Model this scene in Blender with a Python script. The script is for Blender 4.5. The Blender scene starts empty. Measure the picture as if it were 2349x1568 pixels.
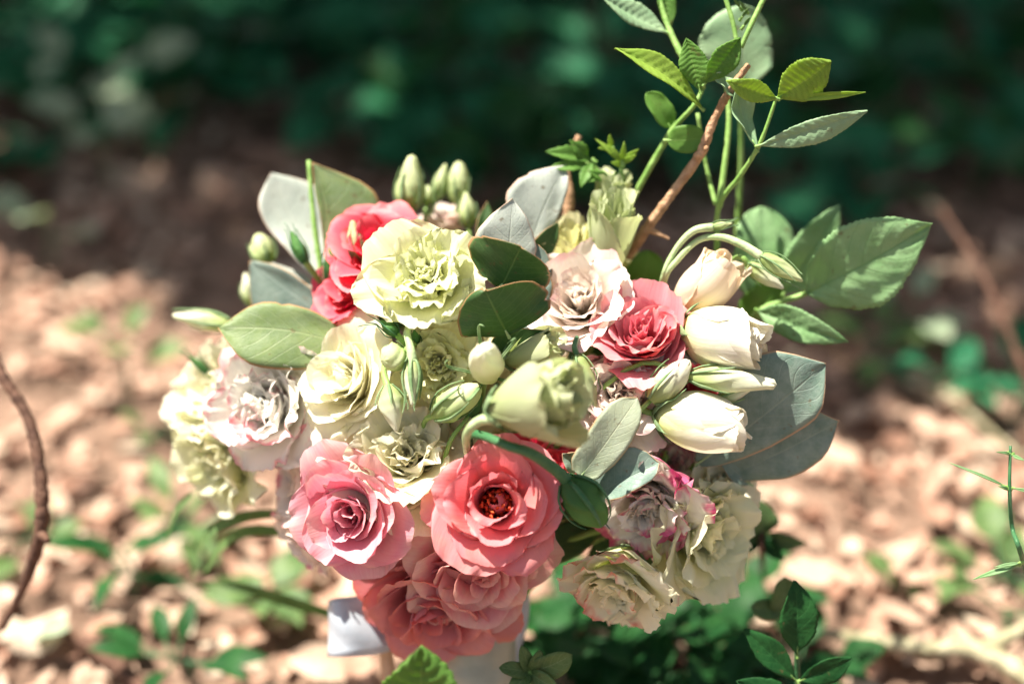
import bpy, math, random
import numpy as np
from mathutils import Vector, Matrix

# ------------------------------------------------------------------ camera, light, exposure
scn = bpy.context.scene
COL = scn.collection
PITCH = math.radians(36); LENS = 50.0; D0 = 0.62
CAM = Vector((0, -0.50, 0.565))
cd = bpy.data.cameras.new("camera"); cam = bpy.data.objects.new("camera", cd); COL.objects.link(cam)
cam.location = CAM; cam.rotation_euler = (math.pi/2 - PITCH, 0, 0)
cd.lens = LENS; cd.sensor_width = 36; cd.clip_start = .01; cd.clip_end = 300
cd.dof.use_dof = True; cd.dof.focus_distance = 0.615; cd.dof.aperture_fstop = 2.0; cd.dof.aperture_blades = 9
scn.camera = cam
SUN = Vector((-0.38, 0.20, 0.90)).normalized()
w = bpy.data.worlds.new("World"); scn.world = w; w.use_nodes = True
nt = w.node_tree; sky = nt.nodes.new('ShaderNodeTexSky'); sky.sky_type = 'NISHITA'; sky.sun_disc = False
sky.sun_elevation = math.asin(SUN.z); sky.sun_rotation = math.atan2(SUN.x, SUN.y); sky.air_density = 1.0; sky.dust_density = 2.5; sky.ozone_density = 1.0
hsv = nt.nodes.new('ShaderNodeHueSaturation'); hsv.inputs['Saturation'].default_value = .55
nt.links.new(sky.outputs[0], hsv.inputs['Color']); nt.links.new(hsv.outputs[0], nt.nodes['Background'].inputs[0]); nt.nodes['Background'].inputs[1].default_value = 0.05
sl = bpy.data.lights.new("sun", 'SUN'); sl.energy = 5.0; sl.angle = math.radians(.53); sl.color = (1, .925, .80)
so = bpy.data.objects.new("sun", sl); COL.objects.link(so); so.rotation_euler = SUN.to_track_quat('Z', 'Y').to_euler()
vs = scn.view_settings; vs.view_transform = 'Standard'; vs.look = 'None'; vs.gamma = 1; vs.use_curve_mapping = False
vs.exposure = 1.45
scn.render.engine = 'CYCLES'; scn.cycles.max_bounces = 7; scn.cycles.diffuse_bounces = 4; scn.cycles.transmission_bounces = 5

# ------------------------------------------------------------------ helpers
RIGHT = Vector((1, 0, 0)); FWD = Vector((0, math.cos(PITCH), -math.sin(PITCH))); UP = Vector((0, math.sin(PITCH), math.cos(PITCH)))
K = 36.0/LENS/2349.0
def P(px, py, off=0.0):            # a point seen at (px,py) whose distance is the focus distance + off
    d = D0+off
    return CAM + FWD*d + RIGHT*((px-1174.5)*K*d) - UP*((py-784)*K*d)
def V(x, y, z):                    # x right, y up, z towards the viewer
    return (RIGHT*x + UP*y - FWD*z).normalized()
GZ0 = -0.05
def G(px, py, z=0.0):              # the spot on the ground seen at (px,py)
    r = FWD + RIGHT*((px-1174.5)*K) - UP*((py-784)*K)
    t = (z+GZ0-CAM.z)/r.z
    return CAM + r*t
def pxm(n, off=0.0): return n*K*(D0+off)
R = random.Random(7)
NR = np.random.RandomState(11)

def ob(name, verts, faces, mat, parent=None, uv=None, attrs=None, smooth=True, org=None):
    v = np.asarray(verts, dtype=np.float32).reshape(-1, 3)
    if org is not None: v = v - np.array(org, dtype=np.float32)
    me = bpy.data.meshes.new(name); me.from_pydata(v.tolist(), [], faces)
    if uv is not None:
        l = me.uv_layers.new(name="UVMap"); li = np.empty(len(me.loops), dtype=np.int32); me.loops.foreach_get('vertex_index', li)
        l.data.foreach_set('uv', np.asarray(uv, dtype=np.float32)[li].ravel())
    for k, a in (attrs or {}).items():
        at = me.attributes.new(k, 'FLOAT', 'POINT'); at.data.foreach_set('value', np.asarray(a, dtype=np.float32))
    if smooth: me.polygons.foreach_set('use_smooth', [True]*len(me.polygons))
    me.materials.append(mat); me.update()
    o = bpy.data.objects.new(name, me); COL.objects.link(o)
    if parent: o.parent = parent
    return o
def gridf(nu, nv, off=0, closed=False):
    f = []
    for i in range(nu-1):
        for j in range(nv if closed else nv-1):
            j2 = (j+1) % nv
            f.append((off+i*nv+j, off+i*nv+j2, off+(i+1)*nv+j2, off+(i+1)*nv+j))
    return f
def thing(name, label, cat, loc, group=None, M=None):
    o = bpy.data.objects.new(name, None); COL.objects.link(o); o.empty_display_size = .01
    if M is not None: o.matrix_world = M
    else: o.location = loc
    o['label'] = label; o['category'] = cat
    if group: o['group'] = group
    return o
def tag(o, label, cat, group=None, kind=None):
    o['label'] = label; o['category'] = cat
    if group: o['group'] = group
    if kind: o['kind'] = kind
    return o
def smooth_path(pts, n=8):
    p = [np.array(q, dtype=float) for q in pts]
    if len(p) == 2: return [p[0]+(p[1]-p[0])*t for t in np.linspace(0, 1, n+1)]
    p = [2*p[0]-p[1]]+p+[2*p[-1]-p[-2]]; out = []
    for i in range(1, len(p)-2):
        for t in np.linspace(0, 1, n, endpoint=False):
            a, b, c, d = p[i-1:i+3]
            out.append(.5*((2*b)+(-a+c)*t+(2*a-5*b+4*c-d)*t*t+(-a+3*b-3*c+d)*t**3))
    out.append(p[-2]); return out
def tube_geo(pts, rad, sides=8, n=8, lump=0.0, seed=0):
    pp = smooth_path(pts, n); m = len(pp); rs = np.random.RandomState(seed)
    if np.isscalar(rad): rr = np.full(m, rad)
    else: rr = np.interp(np.linspace(0, 1, m), np.linspace(0, 1, len(rad)), rad)
    V_ = []; prev = None
    for i in range(m):
        t = pp[min(i+1, m-1)]-pp[max(i-1, 0)]; t = t/(np.linalg.norm(t)+1e-9)
        if prev is None:
            a = np.array([0, 0, 1.]) if abs(t[2]) < .9 else np.array([1., 0, 0]); prev = np.cross(t, a)
        prev = prev - t*np.dot(prev, t); prev /= np.linalg.norm(prev)+1e-9
        b = np.cross(t, prev); k = 1+lump*rs.uniform(-1, 1)
        for j in range(sides):
            th = 2*math.pi*j/sides
            V_.append(pp[i]+(prev*math.cos(th)+b*math.sin(th))*rr[i]*k*(1+lump*.5*rs.uniform(-1, 1)))
    f = gridf(m, sides, 0, True); f.append(tuple(range(sides))[::-1]); f.append(tuple((m-1)*sides+j for j in range(sides)))
    uv = [(j/sides, i/m) for i in range(m) for j in range(sides)]
    return np.array(V_), f, uv
def tube(name, pts, rad, mat, parent=None, org=None, **k):
    v, f, uv = tube_geo(pts, rad, **k); return ob(name, v, f, mat, parent, uv=uv, org=org)

# ------------------------------------------------------------------ materials
def newmat(name):
    m = bpy.data.materials.new(name); m.use_nodes = True; t = m.node_tree; t.nodes.clear()
    return m, t
def N(t, typ, **kw):
    n = t.nodes.new(typ)
    for k, v in kw.items(): setattr(n, k, v)
    return n
def M_(t, op, a, b=None, c=None):
    n = t.nodes.new('ShaderNodeMath'); n.operation = op
    for i, x in enumerate((a, b, c)):
        if x is None: continue
        if isinstance(x, (int, float)): n.inputs[i].default_value = x
        else: t.links.new(x, n.inputs[i])
    return n.outputs[0]
def MR(t, v, a, b, c=0., d=1., typ='SMOOTHSTEP'):
    n = N(t, 'ShaderNodeMapRange', interpolation_type=typ); t.links.new(v, n.inputs[0])
    for i, x in enumerate((a, b, c, d)): n.inputs[i+1].default_value = x
    return n.outputs[0]
def MIX(t, f, a, b, mode='MIX'):
    n = N(t, 'ShaderNodeMix', data_type='RGBA', blend_type=mode)
    for s, x in ((n.inputs[0], f), (n.inputs[6], a), (n.inputs[7], b)):
        if isinstance(x, (int, float)): s.default_value = x
        elif isinstance(x, tuple): s.default_value = (*x[:3], 1)
        else: t.links.new(x, s)
    return n.outputs[2]
def NOISE(t, vec, scale, detail=3, rough=.55, dim='3D'):
    n = N(t, 'ShaderNodeTexNoise'); n.inputs['Scale'].default_value = scale; n.inputs['Detail'].default_value = detail; n.inputs['Roughness'].default_value = rough
    if vec is not None: t.links.new(vec, n.inputs['Vector'])
    return n.outputs[0]
def finish(t, col, tcol, trans, rough, spec, bump, bstr, bdist, sheen=0.0):
    b = N(t, 'ShaderNodeBump'); b.inputs['Strength'].default_value = bstr; b.inputs['Distance'].default_value = bdist
    if bump is not None: t.links.new(bump, b.inputs['Height'])
    p = N(t, 'ShaderNodeBsdfPrincipled'); p.inputs['Roughness'].default_value = rough
    p.inputs['Specular IOR Level'].default_value = spec
    if sheen: p.inputs['Sheen Weight'].default_value = sheen
    if isinstance(col, tuple): p.inputs[0].default_value = (*col, 1)
    else: t.links.new(col, p.inputs[0])
    if bump is not None: t.links.new(b.outputs[0], p.inputs['Normal'])
    o = N(t, 'ShaderNodeOutputMaterial')
    if trans > 0:
        tr = N(t, 'ShaderNodeBsdfTranslucent'); mx = N(t, 'ShaderNodeMixShader'); mx.inputs[0].default_value = trans
        if isinstance(tcol, tuple): tr.inputs[0].default_value = (*tcol, 1)
        else: t.links.new(tcol, tr.inputs[0])
        if bump is not None: t.links.new(b.outputs[0], tr.inputs['Normal'])
        t.links.new(p.outputs[0], mx.inputs[1]); t.links.new(tr.outputs[0], mx.inputs[2]); t.links.new(mx.outputs[0], o.inputs[0])
    else: t.links.new(p.outputs[0], o.inputs[0])
def petal_mat(name, tip, base, edge=None, eamt=1.0, elo=.72, trans=.42, mid=None, blotch=0., sat=1.25):
    m, t = newmat(name); uv = N(t, 'ShaderNodeUVMap').outputs[0]; tc = N(t, 'ShaderNodeTexCoord').outputs['Object']
    sp = N(t, 'ShaderNodeSeparateXYZ'); t.links.new(uv, sp.inputs[0]); tt = sp.outputs[1]
    ed = N(t, 'ShaderNodeAttribute', attribute_name='edge').outputs['Fac']
    n1 = NOISE(t, tc, 55, 3); n2 = NOISE(t, tc, 220, 4)
    col = MIX(t, MR(t, M_(t, 'ADD', tt, M_(t, 'MULTIPLY', M_(t, 'SUBTRACT', n1, .5), .5)), .05, .75), base, tip)
    if mid: col = MIX(t, MR(t, n1, .45, .62), col, mid)
    if edge:
        e = M_(t, 'ADD', ed, M_(t, 'MULTIPLY', M_(t, 'SUBTRACT', NOISE(t, tc, 58, 3, .55), .5), 1.1 if blotch else .75))
        col = MIX(t, M_(t, 'MULTIPLY', MR(t, e, elo, elo+.22), eamt), col, edge)
    mp = N(t, 'ShaderNodeMapping'); mp.inputs['Scale'].default_value = (26, 1.6, 1); t.links.new(uv, mp.inputs[0])
    st = NOISE(t, mp.outputs[0], 1.0, 5, .6)
    col = MIX(t, M_(t, 'MULTIPLY', MR(t, st, .35, .7), .18), col, base)
    col = MIX(t, M_(t, 'MULTIPLY', MR(t, NOISE(t, tc, 130, 5, .7), .66, .84), .20), col, (tip[0]*.88, tip[1]*.78, tip[2]*.55))
    hs = N(t, 'ShaderNodeHueSaturation'); hs.inputs['Saturation'].default_value = sat*1.12; t.links.new(col, hs.inputs['Color'])
    bp = M_(t, 'ADD', M_(t, 'MULTIPLY', st, .7), M_(t, 'MULTIPLY', n2, .6))
    finish(t, col, hs.outputs[0], trans, .5, .3, bp, .3, .0009, 0)
    return m
def leaf_mat(name, c1, c2, vein, nv=7, trans=.3, edge=None, rough=.5, spec=.35, tcol=None, bloom=0., bstr=.4):
    m, t = newmat(name); uv = N(t, 'ShaderNodeUVMap').outputs[0]; tc = N(t, 'ShaderNodeTexCoord').outputs['Object']
    sp = N(t, 'ShaderNodeSeparateXYZ'); t.links.new(uv, sp.inputs[0]); s = M_(t, 'ABSOLUTE', sp.outputs[0]); v = sp.outputs[1]
    n1 = NOISE(t, tc, 60, 4); n2 = NOISE(t, tc, 400, 4)
    col = MIX(t, MR(t, n1, .35, .65), c1, c2)
    q = M_(t, 'SUBTRACT', v, M_(t, 'MULTIPLY', M_(t, 'POWER', s, 1.15), .30)); q = M_(t, 'ADD', q, M_(t, 'MULTIPLY', M_(t, 'SUBTRACT', n1, .5), .04))
    fr = M_(t, 'PINGPONG', M_(t, 'MULTIPLY', q, nv), .5)
    sv = MR(t, fr, .0, .07, 1, 0); mr = MR(t, s, .0, .045, 1, 0)
    vo = N(t, 'ShaderNodeTexVoronoi', feature='DISTANCE_TO_EDGE'); vo.inputs['Scale'].default_value = 420; t.links.new(tc, vo.inputs['Vector'])
    ret = MR(t, vo.outputs['Distance'], .0, .12, 1, 0)
    vm = M_(t, 'MAXIMUM', M_(t, 'MULTIPLY', sv, .6), mr); vm = M_(t, 'MAXIMUM', vm, M_(t, 'MULTIPLY', ret, .16))
    col = MIX(t, M_(t, 'MULTIPLY', vm, .4 if edge else .75), col, vein)
    if bloom: col = MIX(t, M_(t, 'MULTIPLY', MR(t, NOISE(t, tc, 150, 6, .7), .3, .7), bloom), col, (.5, .56, .52))
    col = MIX(t, M_(t, 'MULTIPLY', MR(t, NOISE(t, tc, 210, 2), .66, .73), .6), col, (.16, .10, .05))
    if edge:
        ed = N(t, 'ShaderNodeAttribute', attribute_name='edge').outputs['Fac']
        col = MIX(t, MR(t, ed, .93, .985), col, edge)
    bp = M_(t, 'ADD', M_(t, 'MULTIPLY', vm, -.8), M_(t, 'MULTIPLY', n2, .5))
    tcc = MIX(t, .6, col, tcol or (c2[0]*1.5, c2[1]*1.7, c2[2]*.7))
    finish(t, col, tcc, trans, rough, spec, bp, bstr, .0006)
    return m
def plain_mat(name, c1, c2, rough=.6, scale=120, trans=0., bstr=.5, bdist=.001, spec=.3, stretch=None):
    m, t = newmat(name); tc = N(t, 'ShaderNodeTexCoord').outputs['Object']; vec = tc
    if stretch:
        mp = N(t, 'ShaderNodeMapping'); mp.inputs['Scale'].default_value = stretch; t.links.new(tc, mp.inputs[0]); vec = mp.outputs[0]
    n1 = NOISE(t, vec, scale, 5, .6); col = MIX(t, MR(t, n1, .3, .7), c1, c2)
    finish(t, col, col, trans, rough, spec, NOISE(t, vec, scale*3, 4), bstr, bdist)
    return m
def litter_mat(name):
    m, t = newmat(name); tc = N(t, 'ShaderNodeTexCoord').outputs['Object']; a = N(t, 'ShaderNodeAttribute', attribute_name='rnd').outputs['Fac']
    cr = N(t, 'ShaderNodeValToRGB'); t.links.new(a, cr.inputs[0]); e = cr.color_ramp.elements
    e[0].position = 0; e[0].color = (.075, .040, .026, 1); e[1].position = 1; e[1].color = (.74, .62, .48, 1)
    for p, c in ((.22, (.26, .13, .085)), (.42, (.48, .28, .20)), (.6, (.60, .39, .29)), (.8, (.68, .50, .38))):
        k = e.new(p); k.color = (*c, 1)
    col = MIX(t, M_(t, 'MULTIPLY', MR(t, NOISE(t, tc, 160, 5, .65), .4, .75), .45), cr.outputs[0], (.16, .085, .055))
    finish(t, col, col, .2, .65, .3, NOISE(t, tc, 300, 4), .6, .001)
    return m
MT = {}
MT['cream_green'] = petal_mat('cream_green_petal', (.87, .88, .64), (.64, .72, .28), trans=.48)
MT['cool_cream'] = petal_mat('cool_cream_petal', (.91, .92, .72), (.82, .88, .46), trans=.5)
MT['cream'] = petal_mat('cream_petal', (.93, .91, .76), (.90, .86, .50), trans=.5)
MT['pale_yellow'] = petal_mat('pale_yellow_petal', (.85, .83, .54), (.68, .70, .30), trans=.42)
MT['ivory'] = petal_mat('ivory_petal', (.92, .88, .78), (.74, .76, .38), edge=(.80, .66, .42), elo=.97, eamt=.5, trans=.32)
MT['blush_ivory'] = petal_mat('blush_ivory_petal', (.90, .78, .64), (.80, .62, .34), trans=.32)
MT['coral'] = petal_mat('coral_petal', (.87, .35, .38), (.88, .34, .33), edge=(.93, .42, .42), eamt=.6, elo=.88, trans=.46, mid=(.88, .36, .34), sat=1.12)
MT['pink'] = petal_mat('pink_petal', (.85, .44, .51), (.76, .18, .27), edge=(.93, .60, .58), eamt=.7, elo=.84, trans=.42, mid=(.87, .52, .54), sat=1.15)
MT['pale_pink'] = petal_mat('pale_pink_petal', (.85, .43, .44), (.76, .22, .26), edge=(.88, .60, .52), elo=.8, trans=.38, mid=(.86, .58, .50), sat=1.15)
MT['dusky'] = petal_mat('dusky_pink_petal', (.72, .34, .36), (.64, .20, .22), edge=(.80, .36, .32), elo=.84, trans=.42, mid=(.76, .39, .40))
MT['rose_pink'] = petal_mat('rose_pink_petal', (.81, .37, .42), (.74, .20, .25), edge=(.88, .42, .40), elo=.84, trans=.42, mid=(.84, .46, .48))
MT['hot'] = petal_mat('hot_pink_petal', (.82, .13, .18), (.70, .05, .10), edge=(.88, .28, .30), elo=.82, trans=.36, mid=(.80, .20, .26))
MT['white_pink'] = petal_mat('white_petal_pink_edge', (.93, .92, .88), (.90, .88, .72), edge=(.86, .28, .36), elo=.90, eamt=.8, trans=.5, blotch=1)
MT['speckled'] = petal_mat('speckled_pink_petal', (.90, .82, .76), (.82, .76, .60), edge=(.76, .20, .28), elo=.90, eamt=.85, trans=.36, blotch=1)
MT['blush'] = petal_mat('blush_petal', (.93, .85, .80), (.90, .78, .50), edge=(.86, .52, .55), elo=.88, eamt=.7, trans=.36, blotch=1)
MT['picotee'] = petal_mat('magenta_edged_petal', (.92, .87, .80), (.88, .84, .62), edge=(.70, .09, .26), elo=.84, eamt=.95, trans=.33, blotch=1)
MT['coral_edge'] = petal_mat('coral_edged_cream_petal', (.92, .92, .76), (.84, .88, .54), edge=(.86, .32, .27), elo=.91, eamt=.85, trans=.5, blotch=1)
MT['green_petal'] = petal_mat('yellow_green_petal', (.56, .61, .38), (.44, .52, .24), trans=.4)
MT['bud_green'] = petal_mat('green_bud_petal', (.66, .72, .42), (.34, .46, .16), trans=.3)
MT['bud_white'] = petal_mat('white_bud_petal', (.82, .82, .66), (.45, .55, .22), trans=.3)
MT['bud_dark'] = petal_mat('dark_green_bud', (.10, .26, .06), (.05, .15, .04), trans=.25)
MT['sepal'] = plain_mat('sepal_green', (.16, .28, .12), (.30, .42, .22), trans=.25)
MT['stem'] = plain_mat('flower_stem', (.17, .33, .07), (.27, .43, .13), rough=.5)
MT['stem_dark'] = plain_mat('dark_flower_stem', (.035, .13, .05), (.07, .18, .08), rough=.4)
MT['stem_pale'] = plain_mat('pale_stem', (.34, .48, .22), (.46, .58, .32), rough=.5)
EE = (.45, .25, .12)
MT['euc_green'] = leaf_mat('green_eucalyptus', (.15, .23, .08), (.22, .30, .11), (.34, .40, .20), 8, edge=EE, bloom=.14, trans=.28, tcol=(.3, .42, .12))
MT['euc_dark'] = leaf_mat('dark_eucalyptus', (.045, .115, .035), (.075, .155, .05), (.26, .36, .12), 8, edge=EE, trans=.32, tcol=(.16, .34, .06))
MT['euc_grey'] = leaf_mat('grey_eucalyptus', (.40, .45, .41), (.50, .54, .49), (.56, .60, .52), 8, edge=(.50, .36, .28), bloom=.35, trans=.16)
MT['euc_blue'] = leaf_mat('blue_eucalyptus', (.11, .17, .145), (.16, .22, .185), (.22, .28, .24), 8, edge=EE, bloom=.18, trans=.12)
MT['euc_teal'] = leaf_mat('teal_eucalyptus', (.12, .205, .165), (.19, .275, .215), (.33, .41, .32), 8, edge=(.55, .36, .22), bloom=.25, trans=.12)
MT['euc_sage'] = leaf_mat('sage_eucalyptus', (.40, .47, .33), (.47, .53, .38), (.55, .56, .36), 8, edge=(.5, .36, .2), bloom=.25, trans=.18)
MT['ash'] = leaf_mat('fresh_green_leaf', (.26, .42, .06), (.34, .50, .09), (.46, .60, .16), 11, trans=.48, tcol=(.65, .85, .08))
MT['ash_dark'] = leaf_mat('mid_green_leaf', (.12, .27, .05), (.17, .34, .07), (.28, .44, .12), 11, trans=.45, tcol=(.38, .65, .06))
MT['ash_grey'] = leaf_mat('grey_green_leaf', (.24, .39, .22), (.32, .46, .27), (.36, .50, .30), 9, trans=.22)
MT['rubus'] = leaf_mat('broad_green_leaf', (.22, .40, .17), (.30, .48, .24), (.16, .34, .13), 7, trans=.28)
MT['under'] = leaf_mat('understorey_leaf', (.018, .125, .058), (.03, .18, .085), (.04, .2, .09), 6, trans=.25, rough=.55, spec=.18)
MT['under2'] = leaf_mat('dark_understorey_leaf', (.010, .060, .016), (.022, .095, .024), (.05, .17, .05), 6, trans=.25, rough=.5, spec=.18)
MT['under_pale'] = leaf_mat('pale_understorey_leaf', (.24, .32, .20), (.32, .40, .27), (.5, .55, .4), 6, trans=.2)  # some sunlight on the upper left leaves is put into this pale colour
MT['weed'] = leaf_mat('weed_leaf', (.07, .14, .045), (.13, .22, .07), (.3, .42, .2), 6, trans=.3)
MT['canopy'] = leaf_mat('canopy_leaf', (.04, .11, .03), (.07, .16, .045), (.1, .2, .08), 6, trans=.15)
MT['bark'] = plain_mat('reddish_bark', (.34, .19, .10), (.60, .38, .24), rough=.8, scale=180, bstr=.9, bdist=.002)
MT['bark_dark'] = plain_mat('dark_bark', (.07, .035, .025), (.17, .09, .06), rough=.8, scale=150, bstr=.9, bdist=.002)
MT['bark_pale'] = plain_mat('pale_lichened_bark', (.26, .24, .13), (.55, .50, .34), rough=.85, scale=90, bstr=1, bdist=.003)
MT['bark_tree'] = plain_mat('tree_bark', (.08, .06, .04), (.2, .15, .1), rough=.9, scale=14, bstr=1, bdist=.02)
MT['wood'] = plain_mat('peeled_stick', (.55, .34, .20), (.68, .46, .30), rough=.6, scale=90)
MT['satin'] = plain_mat('grey_blue_satin', (.46, .52, .60), (.54, .60, .67), rough=.28, spec=.6, scale=60, bstr=.15, trans=.12)
MT['satin_white'] = plain_mat('ivory_satin', (.36, .38, .30), (.44, .46, .37), rough=.3, spec=.6, scale=60, bstr=.15, trans=.1)
MT['stamen'] = plain_mat('stamen', (.30, .018, .008), (.55, .07, .02), scale=500, trans=.2)
MT['anther'] = plain_mat('anther', (.50, .07, .02), (.70, .16, .04), scale=600)
MT['throat'] = plain_mat('flower_throat', (.035, .002, .004), (.09, .006, .008), scale=400)
MT['litter'] = litter_mat('dead_leaf')
def ground_mat():
    m, t = newmat('forest_soil'); tc = N(t, 'ShaderNodeTexCoord').outputs['Object']
    col = MIX(t, MR(t, NOISE(t, tc, 28, 6, .65), .35, .65), (.13, .08, .056), (.40, .26, .19))
    col = MIX(t, MR(t, NOISE(t, tc, 120, 5, .7), .5, .75), col, (.55, .39, .29))
    finish(t, col, col, 0, .9, .2, NOISE(t, tc, 90, 6, .7), 1, .01); return m
MT['ground'] = ground_mat()

# ------------------------------------------------------------------ petals, blooms
def petal_geo(L, W, a0, a1, p=1.0, r0=.04, rho=1.0, rho0=.02, ruf=.05, frq=7, fringe=.02, crn=.3, tipw=.85, basew=.25, roll=0., lean=0., seed=0, nu=21, nv=27, mode=0):
    rs = np.random.RandomState(seed)
    s = np.linspace(-1, 1, nv)[None, :].repeat(nu, 0); t = np.linspace(0, 1, nu)[:, None].repeat(nv, 1)
    edge_j = np.zeros(nv)
    for k in range(1, 5): edge_j += rs.uniform(-1, 1)*np.sin(np.linspace(-1, 1, nv)*k*2.3+rs.uniform(0, 6))/k
    tm = 1-crn*np.abs(s)**2.6+edge_j[None, :]*.045+rs.uniform(-1, 1, nv)[None, :]*fringe*(t**4)
    l = t*tm                                        # length along the petal
    q = np.linspace(0, 1.25, 60); al = np.radians(a0+(a1-a0)*np.clip(q, 0, 1.25)**p)
    if roll: al = al+np.radians(roll)*np.clip((q-.72)/.28, 0, 1.6)**2
    dr = np.sin(al)*L*(q[1]-q[0]); dz = np.cos(al)*L*(q[1]-q[0])
    rq = r0+np.concatenate([[0], np.cumsum(dr)[:-1]]); zq = np.concatenate([[0], np.cumsum(dz)[:-1]])
    r = np.interp(l, q, rq); z = np.interp(l, q, zq)
    f = np.interp(t, [0, .25, .5, .72, .9, 1], [basew, .55, .85, 1.0, (1+tipw)/2+.02, tipw])
    u = s*W*f
    rc = np.maximum(np.maximum(r, .03*L)*rho+rho0, .22*W*f/1.2)
    ang = np.clip(u/rc, -2.6, 2.6)
    x = (r-rc)+rc*np.cos(ang); y = rc*np.sin(ang)
    Pn = np.stack([x, y, z], -1)
    du = np.gradient(Pn, axis=0); dv = np.gradient(Pn, axis=1); n = np.cross(du, dv); n /= np.linalg.norm(n, axis=-1, keepdims=True)+1e-9
    e = np.maximum(t, np.abs(s)**1.5*np.clip(t*1.6, 0, 1))
    wgt = np.clip((e-.55)/.45, 0, 1)**1.4
    ph = rs.uniform(0, 6.3, 8)
    per = s*(.6+.4*t)+np.sign(s)*(1-t)*np.abs(s)*.7
    per = per+.10*np.sin(per*5+ph[6])+.05*t*np.sin(per*11+ph[7])
    d = np.sin(per*frq+ph[0])*.5+np.sin(per*frq*1.7+ph[1])*.4*wgt+np.sin(per*frq*2.7+ph[2])*.30*wgt*wgt
    d2 = np.sin(s*2.6+ph[3]+t*2)*.5+np.sin(t*4+ph[4]+s*3)*.35+np.sin(t*9+s*6+ph[5])*.12
    Pn = Pn+n*(ruf*.85*d*wgt+ruf*.42*d2*np.clip(t*1.5, 0, 1))[..., None]
    Pn = Pn+n*(rs.uniform(-1, 1, (nu, nv))*fringe*.35*wgt**3)[..., None]
    if lean: Pn[..., 1] += lean*l*L
    ed = np.clip(np.maximum(t, np.abs(s)**1.3*np.clip(t*1.7, 0, 1)), 0, 1)
    uv = np.stack([s, t], -1).reshape(-1, 2)
    return Pn.reshape(-1, 3), gridf(nu, nv), uv, ed.reshape(-1)
def rotz(v, a):
    c, s = math.cos(a), math.sin(a); M = np.array([[c, -s, 0], [s, c, 0], [0, 0, 1]]); return v @ M.T
def tiltv(v, ax, ay):
    c, s = math.cos(ax), math.sin(ax); A = np.array([[1, 0, 0], [0, c, -s], [0, s, c]])
    c, s = math.cos(ay), math.sin(ay); B = np.array([[c, 0, s], [0, 1, 0], [-s, 0, c]]); return v @ A.T @ B.T

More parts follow.
